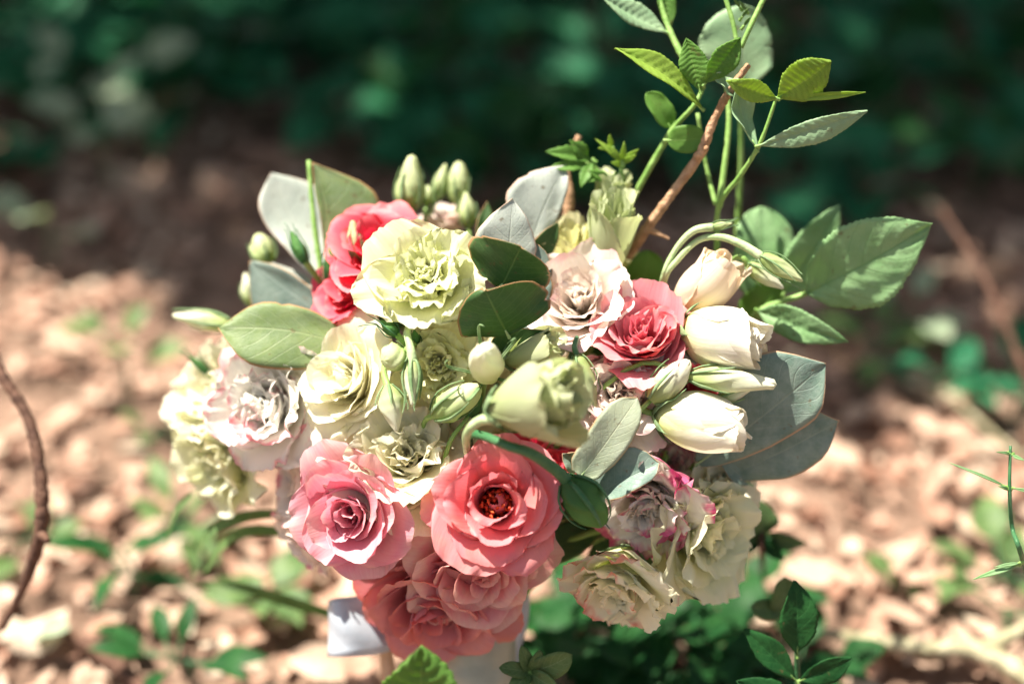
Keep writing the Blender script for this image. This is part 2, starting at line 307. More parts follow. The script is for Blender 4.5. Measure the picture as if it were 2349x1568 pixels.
# whorls: n, L, W, a0, a1, p, r0, rho, ruffle, frq, roll
KINDS = {
 'lisianthus': [(5, 1.16, .82, 14, 82, .8, .08, 1.3, .095, 9, 24), (5, 1.04, .74, 8, 60, .9, .07, 1.1, .095, 9, 22), (4, .92, .62, 4, 40, 1, .06, 1., .085, 9, 24), (4, .78, .46, 0, 25, 1, .05, .9, .08, 9, 20), (4, .66, .30, -2, 16, 1, .03, .8, .07, 8, 10), (4, .56, .2, -4, 8, 1, .015, .8, .06, 7, 0)],
 'frilly': [(5, 1.16, .78, 16, 86, .8, .08, 1.3, .13, 11, 22), (5, 1.05, .66, 10, 66, .9, .07, 1.2, .13, 11, 22), (5, .96, .54, 6, 48, 1, .06, 1., .12, 10, 22), (5, .86, .42, 2, 32, 1, .05, .9, .11, 10, 20), (5, .76, .30, 0, 20, 1, .03, .9, .10, 9, 10), (5, .68, .2, -2, 8, 1, .02, .9, .09, 9, 0)],
 'rose': [(5, 1.12, .88, 28, 76, .8, .10, 1.2, .055, 6, 30), (5, 1.06, .80, 22, 52, .9, .10, 1.1, .045, 6, 28), (4, 1.0, .70, 16, 33, 1, .10, 1., .038, 6, 30), (4, .94, .56, 10, 18, 1, .09, 1., .032, 6, 34), (3, .88, .44, 6, 4, 1, .08, 1., .03, 5, 28), (3, .80, .3, 2, -8, 1, .05, 1., .03, 5, 16), (2, .74, .2, 0, -10, 1, .025, 1., .02, 5, 8)],
 'ruffle_cup': [(5, 1.16, .84, 20, 68, .8, .08, 1.2, .12, 10, 26), (5, 1.12, .76, 14, 46, .9, .07, 1.1, .115, 10, 24), (5, 1.02, .62, 8, 32, 1, .06, 1., .10, 10, 22), (4, .95, .46, 4, 20, 1, .05, .9, .09, 9, 20), (4, .86, .32, 0, 12, 1, .03, .9, .08, 9, 12), (4, .76, .2, -2, 4, 1, .02, .9, .07, 8, 6)],
 'goblet': [(4, 1.45, .92, 52, 4, .6, .06, 1.0, .10, 9, 62), (4, 1.4, .78, 42, 0, .6, .05, 1., .10, 9, 44), (3, 1.3, .5, 26, -2, .7, .04, 1., .09, 9, 30), (3, 1.2, .3, 12, 0, .7, .02, 1., .08, 8, 10)],
 'open_rose': [(5, 1.16, .92, 34, 84, .7, .16, 1.3, .075, 7, 34), (4, 1.04, .90, 28, 66, .8, .20, 1.2, .065, 7, 34), (4, .92, .78, 24, 42, .9, .24, 1.1, .05, 7, 56), (3, .84, .66, 12, 10, 1, .22, 1.0, .045, 7, 60)],
 'cup': [(5, 1.15, .84, 22, 54, .8, .08, 1.1, .06, 7, 38), (5, 1.1, .74, 16, 36, .9, .08, 1., .055, 7, 28), (4, 1.02, .6, 10, 24, 1, .07, 1., .05, 7, 24), (4, .95, .44, 6, 13, 1, .05, 1., .05, 7, 16), (3, .86, .28, 2, 4, 1, .03, 1., .04, 6, 8)],
 'trumpet': [(5, 1.45, .80, 8, 64, 1.2, .07, 1.05, .11, 9, 30), (5, 1.3, .66, 6, 50, 1.2, .06, 1.05, .10, 9, 24), (4, 1.15, .5, 4, 34, 1, .05, 1., .09, 9, 20), (4, 1.0, .32, 0, 18, 1, .03, .9, .08, 8, 10)],
 'rosebud': [(3, 1.42, .92, 62, -24, .55, .05, 1.0, .022, 4, 22), (3, 1.44, .74, 48, -22, .55, .045, 1., .022, 4, 20), (3, 1.42, .55, 34, -18, .6, .035, 1., .025, 5, 22), (3, 1.36, .36, 22, -12, .6, .02, 1., .03, 5, 18), (2, 1.3, .2, 12, -8, .6, .015, 1., .03, 5, 10)],
 'half_open': [(4, 1.5, .60, 34, 2, .6, .05, 1.0, .055, 8, 48), (4, 1.45, .5, 26, -2, .6, .04, 1., .055, 8, 34), (3, 1.36, .34, 16, -4, .7, .03, 1., .05, 8, 20), (3, 1.2, .2, 8, -2, .7, .02, 1., .04, 7, 0)],
}
KPT = np.array(P(1085, 1450, .055))           # where the stems are bound
BINDL = []
def axis_matrix(loc, ax, twist=0.):
    q = ax.to_track_quat('Z', 'Y'); return Matrix.Translation(loc) @ q.to_matrix().to_4x4() @ Matrix.Rotation(twist, 4, 'Z')
def bloom(name, label, cat, px, py, off, rpx, ax, kind, mat, seed=0, twist=0., hfrac=.55, group='blooms of the bouquet', stem=True, drop=0, squash=1., extra=None):
    A = V(*ax); ctr = P(px, py, off); parts = []
    rs = random.Random(seed*31+5); k = 0
    Wh = KINDS[kind][drop:]
    for wi, (n, L, W, a0, a1, p, r0, rho, ruf, frq, roll) in enumerate(Wh):
        off0 = rs.uniform(0, 6.28)
        for i in range(n):
            k += 1; j = lambda a: 1+rs.uniform(-a, a)
            v, f, uv, ed = petal_geo(L*j(.09), W*j(.14), a0+rs.uniform(-5, 5), a1+rs.uniform(-11, 11), p, r0, rho*j(.1), .02, ruf*j(.3), frq*j(.2), .018 if 'rose' not in kind else .008,
                                     crn=rs.uniform(.2, .4), tipw=rs.uniform(.66, .86), roll=roll*rs.uniform(-.2, 1.7), lean=rs.uniform(-.1, .1), seed=seed*101+k)
            v = tiltv(v, rs.uniform(-.09, .09), rs.uniform(-.09, .09)); v = rotz(v, off0+6.283*i/n+rs.uniform(-.18, .18))
            v[:, 2] *= squash; v[:, 2] += wi*.012+i*.003; parts.append((v, f, uv, ed))
    al = np.concatenate([q[0] for q in parts]); rad = np.percentile(np.hypot(al[:, 0], al[:, 1]), 97); zt = np.percentile(al[:, 2], 98)
    S = pxm(rpx, off)/rad; base = ctr-A*(S*zt*hfrac)
    root = thing(name, label, cat, base, group, M=axis_matrix(base, A, twist)); root['unit'] = S
    for v, f, uv, ed in parts: ob('petal', v*S, f, MT[mat], root, uv=uv, attrs={'edge': ed})
    # calyx and stem
    for i in range(5):
        v, f, uv, ed = petal_geo(.5, .10, 70, 25, 1, .05, 1.5, .03, .01, 3, 0, crn=.9, tipw=.1, basew=.8, seed=seed+i, nu=8, nv=5)
        ob('sepal', rotz(v, i*1.257)*S-np.array([0, 0, .05*S]), f, MT['sepal'], root, uv=uv, attrs={'edge': ed*0})
    if stem: add_stem(root, base, A)
    return root
def add_stem(root, base, A, rad=.0016, mat='stem'):
    b = np.array(base); a = np.array(A); d = np.linalg.norm(KPT-b); e = KPT+NR.uniform(-1, 1, 3)*[.011, .008, .004]
    mid = b-a*d*.28; mid2 = (mid+e)/2+np.array([0, 0, .01])
    Mi = root.matrix_world.inverted() if root.rotation_euler[:] != (0, 0, 0) else Matrix.Translation(-root.location)
    v, f, uv = tube_geo([b, mid*.6+b*.4, mid2, e], rad, 6, 5)
    v = np.array([list(Mi @ Vector(q)) for q in v])
    ob('stem', v, f, MT[mat], root, uv=uv)

def bud(label, bx, by, boff, tx, ty, toff, wpx, mat='bud_green', stem_pts=None, seed=0, sepals=5, seplen=.8, sepflare=10, smat='stem', lobes=4, profile=None, name='flower_bud', srad=.0011, group='closed buds of the bouquet', sep_w=.11, curl=0., tie=True):
    """closed bud from its base (bx,by) to its tip (tx,ty)"""
    B = P(bx, by, boff); T = P(tx, ty, toff); ax = (T-B); L = ax.length; ax.normalize(); Rm = pxm(wpx/2, boff)
    root = thing(name, label, 'bud', B, group, M=axis_matrix(B, ax, seed*1.3))
    nz, na = 30, 40; rs = np.random.RandomState(seed)
    prof = profile or [(0, .25), (.1, .68), (.28, .97), (.45, 1), (.65, .78), (.82, .46), (.94, .26), (1, .10)]
    zz = np.linspace(0, 1, nz); rr = np.interp(zz, [a for a, b in prof], [b for a, b in prof])
    rr = np.convolve(np.pad(rr, 1, mode='edge'), [.25, .5, .25], 'valid'); rr[-1] = .02
    vv = []
    for i in range(nz):
        for j in range(na):
            th = 2*math.pi*j/na; q = (lobes*th/6.2832+zz[i]*1.5+.06*math.sin(zz[i]*9+seed)) % 1
            saw = (q**1.6) if q < .88 else (1-(q-.88)/.12)*.81
            r = rr[i]*(1+.20*(saw-.45)*min(1, zz[i]*2.4+.1))*(1+.02*math.sin(7*th+zz[i]*11))
            if zz[i] > .9: r *= 1+.35*math.sin(lobes*2*th+seed)*(zz[i]-.9)*8
            vv.append((math.cos(th)*r*Rm, math.sin(th)*r*Rm, zz[i]*L))
    f = gridf(nz, na, 0, True); uv = [(math.sin(j/na*6.28*3)*.8, i/nz) for i in range(nz) for j in range(na)]
    ob('bud_body', vv, f, MT[mat], root, uv=uv, attrs={'edge': np.repeat(zz*0+.3, na)})
    for i in range(sepals):
        n = 12; tt = np.linspace(0, 1, n); a = i*6.283/sepals+rs.uniform(-.2, .2); ln = seplen*L*rs.uniform(.8, 1.15)
        zc = tt*ln*.98; rc = np.interp(np.clip(zc/L, 0, 1), zz, rr)*Rm*1.14+.0004+(tt**3)*math.tan(math.radians(sepflare*rs.uniform(.2, 1.0)))*ln
        if curl: rc = rc+curl*Rm*np.sin(tt*2.6)**2; zc = zc-curl*Rm*.7*tt**3
        wd = sep_w*Rm*3.2*(1-tt)**.55*(.55+.45*np.sin(np.clip(tt*3, 0, 1.57)))
        side = rs.uniform(-.3, .3)*tt**2*ln*.4
        vs_ = []
        for k in range(n):
            for s in (-1, -.5, 0, .5, 1):
                o = side[k]+s*wd[k]/2; h = -.35*(s*s)*wd[k]*.5+.0002
                vs_.append((math.cos(a)*(rc[k]+h)-math.sin(a)*o, math.sin(a)*(rc[k]+h)+math.cos(a)*o, zc[k]))
        so_ = ob('sepal', vs_, gridf(n, 5), MT['sepal'] if mat != 'bud_dark' else MT['stem_dark'], root)
        sd = so_.modifiers.new('thick', 'SOLIDIFY'); sd.thickness = .0004
    # receptacle + stem
    if stem_pts:
        pts = [B+ax*.0015]+[P(*q) for q in stem_pts]
        Mi = root.matrix_world.inverted(); v, f2, uv2 = tube_geo(pts, [srad*1.5, srad, srad], 8, 8)
        v = [list(Mi @ Vector(q)) for q in v]; ob('stem', v, f2, MT[smat], root, uv=uv2)
    elif tie: add_stem(root, B+ax*.001, ax, srad, smat)
    return root

# ------------------------------------------------------------------ leaves
PROF = {
 'euc': [(0, .02), (.08, .46), (.2, .80), (.36, 1), (.52, .99), (.68, .80), (.82, .50), (.92, .23), (1, .015)],
 'round': [(0, .05), (.06, .52), (.2, .88), (.4, 1), (.6, .98), (.78, .82), (.9, .56), (.96, .34), (1, .04)],
 'ash': [(0, .02), (.12, .36), (.3, .82), (.48, 1), (.62, .94), (.78, .66), (.9, .34), (1, .01)],
 'ov': [(0, .03), (.1, .55), (.25, .92), (.42, 1), (.6, .86), (.78, .56), (.92, .22), (1, .01)],
 'lance': [(0, .05), (.15, .6), (.35, 1), (.6, .85), (.85, .4), (1, .01)],
 'kite': [(0, .10), (.1, .56), (.25, .90), (.42, 1), (.6, .93), (.76, .70), (.9, .34), (1, .0)],
 'rhomb': [(0, .10), (.1, .38), (.25, .66), (.42, .88), (.56, .98), (.66, 1), (.74, .96), (.82, .80), (.90, .48), (1, .0)],
 'square': [(0, .45), (.1, .8), (.3, 1), (.6, 1.0), (.8, .86), (.92, .55), (1, .02)],
}
def leaf_geo(B, T, side, nrm, wl, wr, prof, bend=.0, fold=.2, sbend=0., serr=0., teeth=14, wave=.065, quilt=0., nv=7, nu=24, ns=11, seed=0, cup=0., twist=0.):
    rs = np.random.RandomState(seed); B = np.array(B); T = np.array(T); side = np.array(side); nrm = np.array(nrm); Lg = np.linalg.norm(T-B)
    t = np.linspace(0, 1, nu)[:, None].repeat(ns, 1); s = np.linspace(-1, 1, ns)[None, :].repeat(nu, 0)
    pa = [a for a, b in PROF[prof]]; pb = [b for a, b in PROF[prof]]
    fine = np.interp(np.linspace(0, 1, 120), pa, pb); kk = np.ones(3)/3; fs = np.convolve(np.pad(fine, 1, mode='edge'), kk, 'valid'); fs[0] = fine[0]; fs[-1] = fine[-1]
    w_ = np.interp(t, np.linspace(0, 1, 120), fs)
    w_ = w_*(1+.04*np.sin(t*7+rs.uniform(0, 6)+np.sign(s)))
    ww = np.where(s < 0, wl, wr)*w_
    if serr:
        fr = (t*teeth+.25*np.sign(s)) % 1; ww = ww*(1-serr*(1-fr)*(np.abs(s) > .85)*np.clip(t*5, 0, 1))
    for k in range(rs.randint(1, 4)):
        sg = rs.choice([-1, 1]); ww = ww*(1-rs.uniform(.03, .09)*np.exp(-((t-rs.uniform(.25, .85))/rs.uniform(.012, .03))**2)*(np.sign(s) == sg)*np.abs(s)**4)
    m = (wl+wr)/2
    c = B[None, None]+(T-B)[None, None]*t[..., None]+nrm*(bend*Lg*np.sin(np.pi*t)*1.0)[..., None]+side*(sbend*Lg*np.sin(np.pi*t))[..., None]
    tw = twist*(t-.4); hs = s*ww
    d = fold*np.abs(hs)+cup*(hs**2)/(m+1e-9)
    ph = rs.uniform(0, 6, 4)
    d = d+wave*m*(np.sin(t*8+ph[0]+s*1.5)*np.abs(s)+.6*np.sin(t*15+ph[1]-s*2)*s*s)+.35*wave*m*np.sin(t*5+s*4+ph[2])
    if quilt: d = d+quilt*m*np.abs(np.sin(np.pi*nv*(t-.30*np.abs(s)**1.15)))*np.sin(np.pi*np.abs(s)**.7)
    pts = c+side*(hs*np.cos(tw))[..., None]+nrm*(d+hs*np.sin(tw))[..., None]
    ed = np.maximum(np.abs(s), np.clip((t-.9)*10, 0, 1)*(t > .985)); uv = np.stack([s, t], -1).reshape(-1, 2)
    return pts.reshape(-1, 3), gridf(nu, ns), uv, ed.reshape(-1)
def leafp(root, mat, b, tpt, wl, wr, tilt=0., prof='euc', name='leaf', label=None, pet=None, fine=False, **k):
    """leaf between two seen points (x,y,off); wl/wr are half widths left and right of the midrib; tilt leans the right side away(+)/near(-)"""
    B = P(*b); T = P(*tpt); d = (T-B).normalized(); dx, dy = tpt[0]-b[0], -(tpt[1]-b[1]); n_ = math.hypot(dx, dy) or 1
    side = (RIGHT*(dy/n_)+UP*(-dx/n_)+FWD*tilt); side = (side-d*side.dot(d)).normalized(); nrm = side.cross(d).normalized()
    if nrm.dot(FWD) > 0: nrm = -nrm
    off = (b[2]+tpt[2])/2; cf = math.sqrt(1+tilt*tilt)
    if fine: k.setdefault('nu', 90)
    v, f, uv, ed = leaf_geo(B, T, side, nrm, pxm(wl, off)*cf, pxm(wr, off)*cf, prof, **k)
    o = ob(name, v, f, MT[mat], root, uv=uv, attrs={'edge': ed}, org=root.location)
    if label: o['label'] = label
    sd = o.modifiers.new('thick', 'SOLIDIFY'); sd.thickness = .00035; sd.offset = 0
    v2, f2, u2 = tube_geo([P(*pet) if pet else B-d*.002, B, B+(T-B)*.12+nrm*k.get('bend', 0)*(T-B).length*.3], [.0009, .0007, .0004], 6, 4)
    ob('leaf_stalk', v2, f2, MT['stem'] if 'euc' not in mat else MT['stem_pale'], o, uv=u2, org=root.location)
    return o

# ================================================================== SETTING
def groundh(x, y):
    return .006*np.sin(x*9+1)*np.sin(y*7)+.004*np.sin(x*23+y*11)+.0025*np.sin(x*51-y*37)+.003*np.sin(y*61+x*13)-.004+GZ0
gn = 170; gx = np.sign(np.linspace(-1, 1, gn))*(np.abs(np.linspace(-1, 1, gn))**3.2)*60; gy = gx+.3
GX, GY = np.meshgrid(gx, gy, indexing='ij'); GZ = groundh(GX, GY)
gv = np.stack([GX, GY, GZ], -1).reshape(-1, 3)
floor = ob('forest_floor', gv, [q[::-1] for q in gridf(gn, gn)], MT['ground']); floor['kind'] = 'structure'
def dead_leaf_geo(rs, L, W, rich=False):
    nu, ns = (5, 4) if not rich else (7, 5)
    t = np.linspace(0, 1, nu)[:, None].repeat(ns, 1); s = np.linspace(-1, 1, ns)[None, :].repeat(nu, 0)
    w_ = np.interp(t, [0, .2, .5, .8, 1], [.12, .75, 1, .7, .1])
    c1, c2, c3 = rs.uniform(-.5, .9), rs.uniform(-.35, .55), rs.uniform(-.6, .6)
    x = (t-.5)*L; y = s*w_*W*.5; z = c1*(t-.5)**2*L+c2*np.abs(s)*w_*W*.5+c3*(t-.5)*s*W*.5+rs.uniform(-1, 1, (nu, ns))*W*.05
    return np.stack([x, y, z], -1).reshape(-1, 3), gridf(nu, ns)
def eul(v, rx, ry, rz):
    v = tiltv(v, rx, ry); return rotz(v, rz)
rs = np.random.RandomState(5)
VV = []; FF = []; AA = []; o_ = 0
for i in range(17500):
    if i < 15000:
        x = rs.uniform(-1.1, 1.1); y = rs.uniform(-.25, 1.5)
    else: x = rs.uniform(-4, 4); y = rs.uniform(-1.5, 5)
    L = rs.uniform(.008, .024) if i < 15000 else rs.uniform(.03, .08); v, f = dead_leaf_geo(rs, L, L*rs.uniform(.3, .65))
    v = eul(v, rs.normal(0, .19), rs.normal(0, .19), rs.uniform(0, 6.28)); v += np.array([x, y, groundh(x, y)+.003+rs.uniform(0, .007)])
    VV.append(v); FF += [tuple(q+o_ for q in a) for a in f]; o_ += len(v); AA += [float(np.clip(rs.normal(.60, .23), 0, 1))]*len(v)
lit = ob('leaf_litter', np.concatenate(VV), FF, MT['litter'], None, attrs={'rnd': AA}); tag(lit, 'pinkish brown dead leaves and bark crumbs covering the forest floor', 'leaf litter', kind='stuff')
lib = []
for i in range(24):
    L = .034+.012*(i % 4); v, f = dead_leaf_geo(rs, L, L*rs.uniform(.35, .6), True)
    me = bpy.data.meshes.new('dead_leaf'); me.from_pydata(v.tolist(), [], f); a = me.attributes.new('rnd', 'FLOAT', 'POINT')
    a.data.foreach_set('value', [float(np.clip(.35+.65*((i*7) % 24)/24, 0, 1))]*len(v)); me.materials.append(MT['litter']); me.polygons.foreach_set('use_smooth', [True]*len(me.polygons)); lib.append(me)
cnt = 0
while cnt < 290:
    px, py = rs.uniform(-60, 2400), rs.uniform(420, 1640); g = G(px, py)
    o = bpy.data.objects.new('dead_leaf', lib[rs.randint(24)]); COL.objects.link(o); o.parent = floor
    o.location = (g.x, g.y, groundh(g.x, g.y)+rs.uniform(.010, .018)); o.rotation_euler = (rs.normal(0, .3), rs.normal(0, .3), rs.uniform(0, 6.28)); s_ = rs.uniform(.35, .65); o.scale = (s_, s_, s_); cnt += 1

# unseen trees; the first crown is shaped to shade the ground behind
def tree(label, base, top, crown_pts, seed, lsize=(.06, .10)):
    root = thing('forest_tree', label, 'tree', base, 'trees round the clearing')
    b = np.array(base); tp = np.array(top); rs = np.random.RandomState(seed)
    tube('trunk', [b-[0, 0, .1], b*.6+tp*.4+[.1, .05, 0], b*.3+tp*.7, tp], [.17, .13, .10, .05], MT['bark_tree'], root, org=base, sides=14, lump=.06)
    c = np.array(crown_pts)
    for i in range(7):
        e = c[rs.randint(len(c))]; s = b*(.5-.05*i)+tp*(.5+.05*i)
        tube('limb', [s, (s+e)/2+[0, 0, .25], e], [.05, .03, .008], MT['bark_tree'], root, org=base, sides=8, lump=.05)
    n = len(c); L = rs.uniform(*lsize, n)
    tt = np.array([[-.5, 0], [-.15, -.3], [-.15, .3], [.2, -.26], [.2, .26], [.5, 0]]); VV = np.zeros((n, 6, 3)); VV[:, :, 0] = tt[:, 0]*L[:, None]; VV[:, :, 1] = tt[:, 1]*L[:, None]
    VV[:, 1:5, 2] = .08*L[:, None]
    out = []
    for i in range(n): out.append(eul(VV[i], rs.normal(0, .5), rs.normal(0, .5), rs.uniform(0, 6.28))+c[i])
    f = []
    for i in range(n): k = i*6; f += [(k, k+1, k+2), (k+1, k+3, k+4, k+2), (k+3, k+5, k+4)]
    ob('crown', np.concatenate(out), f, MT['canopy'], root, org=base, uv=np.tile(tt, (n, 1)))
    return root
def shade(gx, gy):          # distance past the wanted shade line; crown leaves follow it up the sun rays
    edge = float(np.interp(gx, [-.6, -.30, -.24, -.12, .2, .4, .8], [.45, .43, .36, .22, .25, .29, .34]))+.015*math.sin(gx*23)+.01*math.sin(gx*51)
    return gy-edge
pts = []; rt = np.random.RandomState(3); Sn = np.array(SUN)
spots = [(G(px_, py_), r_) for px_, py_, r_ in ((1335, 195, .030), (150, 150, .03), (350, 215, .034), (250, 250, .025), (300, 300, .025), (735, 180, .018), (10, 350, .02), (920, 330, .016), (2150, 300, .015))]+[(Vector((q.x+.42*(q.z), q.y-.22*q.z, 0)), .022) for q in (G(190, 160, .09), G(360, 215, .09), G(265, 260, .09))]  # gaps left in the crown where sun spots should land
while len(pts) < 26000:
    gx_, gy_ = rt.uniform(-2.2, 2.2), rt.uniform(.2, 3.2); d = shade(gx_, gy_)
    if d < 0.03: continue
    hole = math.sin(gx_*5.1+1.3)*math.sin(gy_*6.3+.4)+.5*math.sin(gx_*13+gy_*9)
    if hole > 1.28: continue
    if any((gx_-g_.x)**2+(gy_-g_.y-.012)**2 < r_*r_ for g_, r_ in spots): continue
    h = rt.choice([rt.uniform(1.0, 2.0), rt.uniform(2.0, 3.2)]) if d > .10 else rt.uniform(1.1, 2.0)
    pts.append(np.array([gx_, gy_, 0])+Sn*(h/Sn[2]))
tree('tall unseen tree with its crown shaped to shade the ground behind the bouquet', (-1.9, 3.6, 0), (-1.3, 2.6, 2.6), pts, 4)
for i, (x, y) in enumerate(((2.6, 4.2), (-4.2, 4.8), (.6, 6.5))):
    rt = np.random.RandomState(60+i); c = []
    while len(c) < 2600:
        q = rt.normal(0, 1, 3); q = q/np.linalg.norm(q)*rt.uniform(.5, 1)**.5*[1.9, 1.9, 1.3]; c.append(q+[x, y, 3.6])
    tree(['dark leafy tree right of the clearing', 'dark leafy tree left of the clearing', 'dark leafy tree straight behind the clearing'][i], (x, y, 0), (x+.2, y, 3.4), c, 20+i, (.12, .2))

# low plants of the forest floor
def low_plant(label, base, nl, size, mat, seed, spread=.05, h=.05, group='green plants of the shady undergrowth', name='ground_plant', prof='ov', wr=.34, smat='stem_dark'):
    rs = np.random.RandomState(seed); root = thing(name, label, 'plant', base, group); b = np.array(base)
    top = b+[rs.uniform(-.01, .01), rs.uniform(-.01, .01), h]
    tube('stem', [b-[0, 0, .006], (b+top)/2+[rs.uniform(-.006, .006), 0, 0], top], [.0016, .0013, .0009], MT[smat], root, org=base, sides=6, n=4)
    for i in range(nl):
        a = i*2.4+rs.uniform(-.4, .4); L = size*rs.uniform(.7, 1.2); k = (i+1)/nl; s = b+(top-b)*(.4+.6*k)
        d = np.array([math.cos(a), math.sin(a), rs.uniform(-.15, .6)]); d /= np.linalg.norm(d)
        B = s+d*spread*rs.uniform(.15, .5); T = B+d*L; sd = np.cross(d, [0, 0, 1]); sd /= np.linalg.norm(sd); sd = sd+np.array([0, 0, rs.uniform(-.4, .4)]); sd /= np.linalg.norm(sd); n = np.cross(sd, d)
        if n[2] < 0: n = -n
        v, f, uv, ed = leaf_geo(B, T, sd, n, L*wr, L*wr, prof, bend=.10, fold=.2, nu=12, ns=7, seed=seed+i, wave=.08)
        o = ob('leaf', v, f, MT[mat], root, uv=uv, attrs={'edge': ed*.5}, org=base)
        v, f, uv = tube_geo([s, B], .0007, 5, 2); ob('leaf_stalk', v, f, MT[smat], o, org=base)
    return root
rp = np.random.RandomState(9)
lab = 'dark green leafy plant in the deep shade at the back'
i = 0
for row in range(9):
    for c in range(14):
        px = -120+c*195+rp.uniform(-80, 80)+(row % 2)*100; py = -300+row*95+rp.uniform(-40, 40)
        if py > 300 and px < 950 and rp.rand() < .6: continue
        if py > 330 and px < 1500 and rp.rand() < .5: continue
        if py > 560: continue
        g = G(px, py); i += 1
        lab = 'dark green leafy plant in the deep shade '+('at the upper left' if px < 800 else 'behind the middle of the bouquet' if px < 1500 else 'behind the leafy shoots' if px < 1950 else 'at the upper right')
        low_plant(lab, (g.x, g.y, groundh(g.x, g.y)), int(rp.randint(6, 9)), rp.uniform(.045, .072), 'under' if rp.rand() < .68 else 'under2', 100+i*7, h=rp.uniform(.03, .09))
def gp(px, py, label, **k):
    g = G(px, py); d = dict(nl=6, size=.035, mat='weed', seed=int(px+py)); d.update(k); base = (g.x, g.y, float(groundh(g.x, g.y)))
    return low_plant(label, base, d.pop('nl'), d.pop('size'), d.pop('mat'), d.pop('seed'), **d)
PG = 'paler plants scattered over the leaf litter'
rq = np.random.RandomState(44)
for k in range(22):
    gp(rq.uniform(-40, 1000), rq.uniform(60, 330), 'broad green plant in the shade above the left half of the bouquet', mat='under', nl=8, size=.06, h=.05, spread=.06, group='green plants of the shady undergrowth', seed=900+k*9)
gp(190, 330, 'pale grey green leaves highest in the dark upper left', mat='under_pale', nl=3, size=.042, h=.095, spread=.05, group=PG, prof='round')
gp(370, 390, 'pale grey green leaves standing nearest the dark centre at the upper left', mat='under_pale', nl=4, size=.042, h=.095, spread=.05, group=PG, prof='round')
gp(270, 430, 'plant with pale grey green oval leaves in the dark upper left', mat='under_pale', nl=4, size=.04, h=.09, spread=.06, group=PG, prof='round')
gp(110, 600, 'pale leaved seedling at the edge of the sunlit ground on the far left', mat='under_pale', nl=3, size=.035, h=.04, group=PG, prof='round')
gp(-20, 400, 'pale leaf seedling cut by the left edge of the picture', mat='under_pale', nl=3, size=.03, h=.03, group=PG)
gp(40, 1240, 'small light green plant beside the bent dark twig', mat='weed', nl=5, size=.022, h=.012, group=PG)
gp(290, 900, 'thin mid green weed left of the bouquet', mat='weed', nl=5, size=.026, h=.055, group=PG)
gp(330, 1010, 'low green weed on the sunlit litter left of the cream bloom', mat='weed', nl=4, size=.022, h=.02, group=PG)
gp(300, 1360, 'dark green plant with narrow pointed leaves on the bright litter', mat='under2', nl=6, size=.036, h=.035, prof='lance', wr=.16, group=PG, spread=.02)
gp(420, 1250, 'green plant with long narrow leaves below the cream bloom', mat='weed', nl=7, size=.036, h=.03, prof='lance', wr=.2, group=PG, spread=.03)
gp(600, 1400, 'broad leaved green weed left of the ribbon loop', mat='weed', nl=6, size=.03, h=.02, group=PG, spread=.03)
gp(440, 1540, 'dark green weed at the lower left beside a fallen twig', mat='under2', nl=7, size=.03, h=.025, group=PG, prof='lance', wr=.2)
gp(50, 1450, 'single pale green leaf lying at the lower left corner', mat='under_pale', nl=1, size=.026, h=.008, group=PG, prof='ov', spread=.01)
gp(1980, 820, 'pale green weed right of the eucalyptus leaves', mat='weed', nl=6, size=.03, h=.03, group=PG)
gp(2080, 800, 'rounded pale green leaves behind the right eucalyptus', mat='under_pale', nl=4, size=.032, h=.04, group=PG, prof='round')
gp(2310, 1330, 'light green weed under the thin upright sprig', mat='weed', nl=7, size=.028, h=.02, group=PG)
gp(2150, 920, 'low dark weed at the edge of the shade on the right', mat='under', nl=6, size=.034, h=.03, group=PG)
gp(2040, 1340, 'two toothed green leaves flat on the sunlit litter', mat='weed', nl=2, size=.028, h=.008, group=PG, spread=.02)
gp(2310, 1450, 'pale green leaf tuft above the fallen branch', mat='weed', nl=3, size=.02, h=.01, group=PG)
gp(2330, 930, 'dark green weed at the right edge', mat='under', nl=6, size=.035, h=.03, group=PG)
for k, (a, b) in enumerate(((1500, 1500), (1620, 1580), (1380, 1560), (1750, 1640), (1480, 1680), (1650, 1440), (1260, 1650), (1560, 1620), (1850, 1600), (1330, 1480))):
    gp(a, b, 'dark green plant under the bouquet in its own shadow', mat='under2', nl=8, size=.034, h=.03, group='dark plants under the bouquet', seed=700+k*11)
# grass blades
gr = thing('grass_tuft', 'arching pale grass blades left of the pink blooms', 'grass tuft', G(440, 1420))
for k, pts in enumerate((((440, 1330, .10), (470, 1230, .08), (560, 1185, .075), (680, 1175, .07)), ((470, 1310, .10), (520, 1240, .09), (600, 1215, .085), (760, 1240, .08)), ((800, 1420, .12), (700, 1390, .11), (560, 1350, .10), (440, 1340, .10)), ((380, 1250, .1), (400, 1180, .09), (440, 1130, .09)))):
    pp = smooth_path([P(*q) for q in pts], 7); m = len(pp); v = []
    for i, q in enumerate(pp):
        wd = .0038*math.sin(math.pi*(.12+.86*i/(m-1)))**.6; sd = np.array(UP)*.8+np.array(FWD)*.2
        for s in (-1, 0, 1): v.append(q+sd*s*wd-np.array(FWD)*(s == 0)*-.001)
    ob('grass_blade', v, gridf(m, 3), MT['weed'], gr, uv=[(0.5*((j % 3)-1), j/len(v)) for j in range(len(v))], attrs={'edge': [0]*len(v)}, org=gr.location)

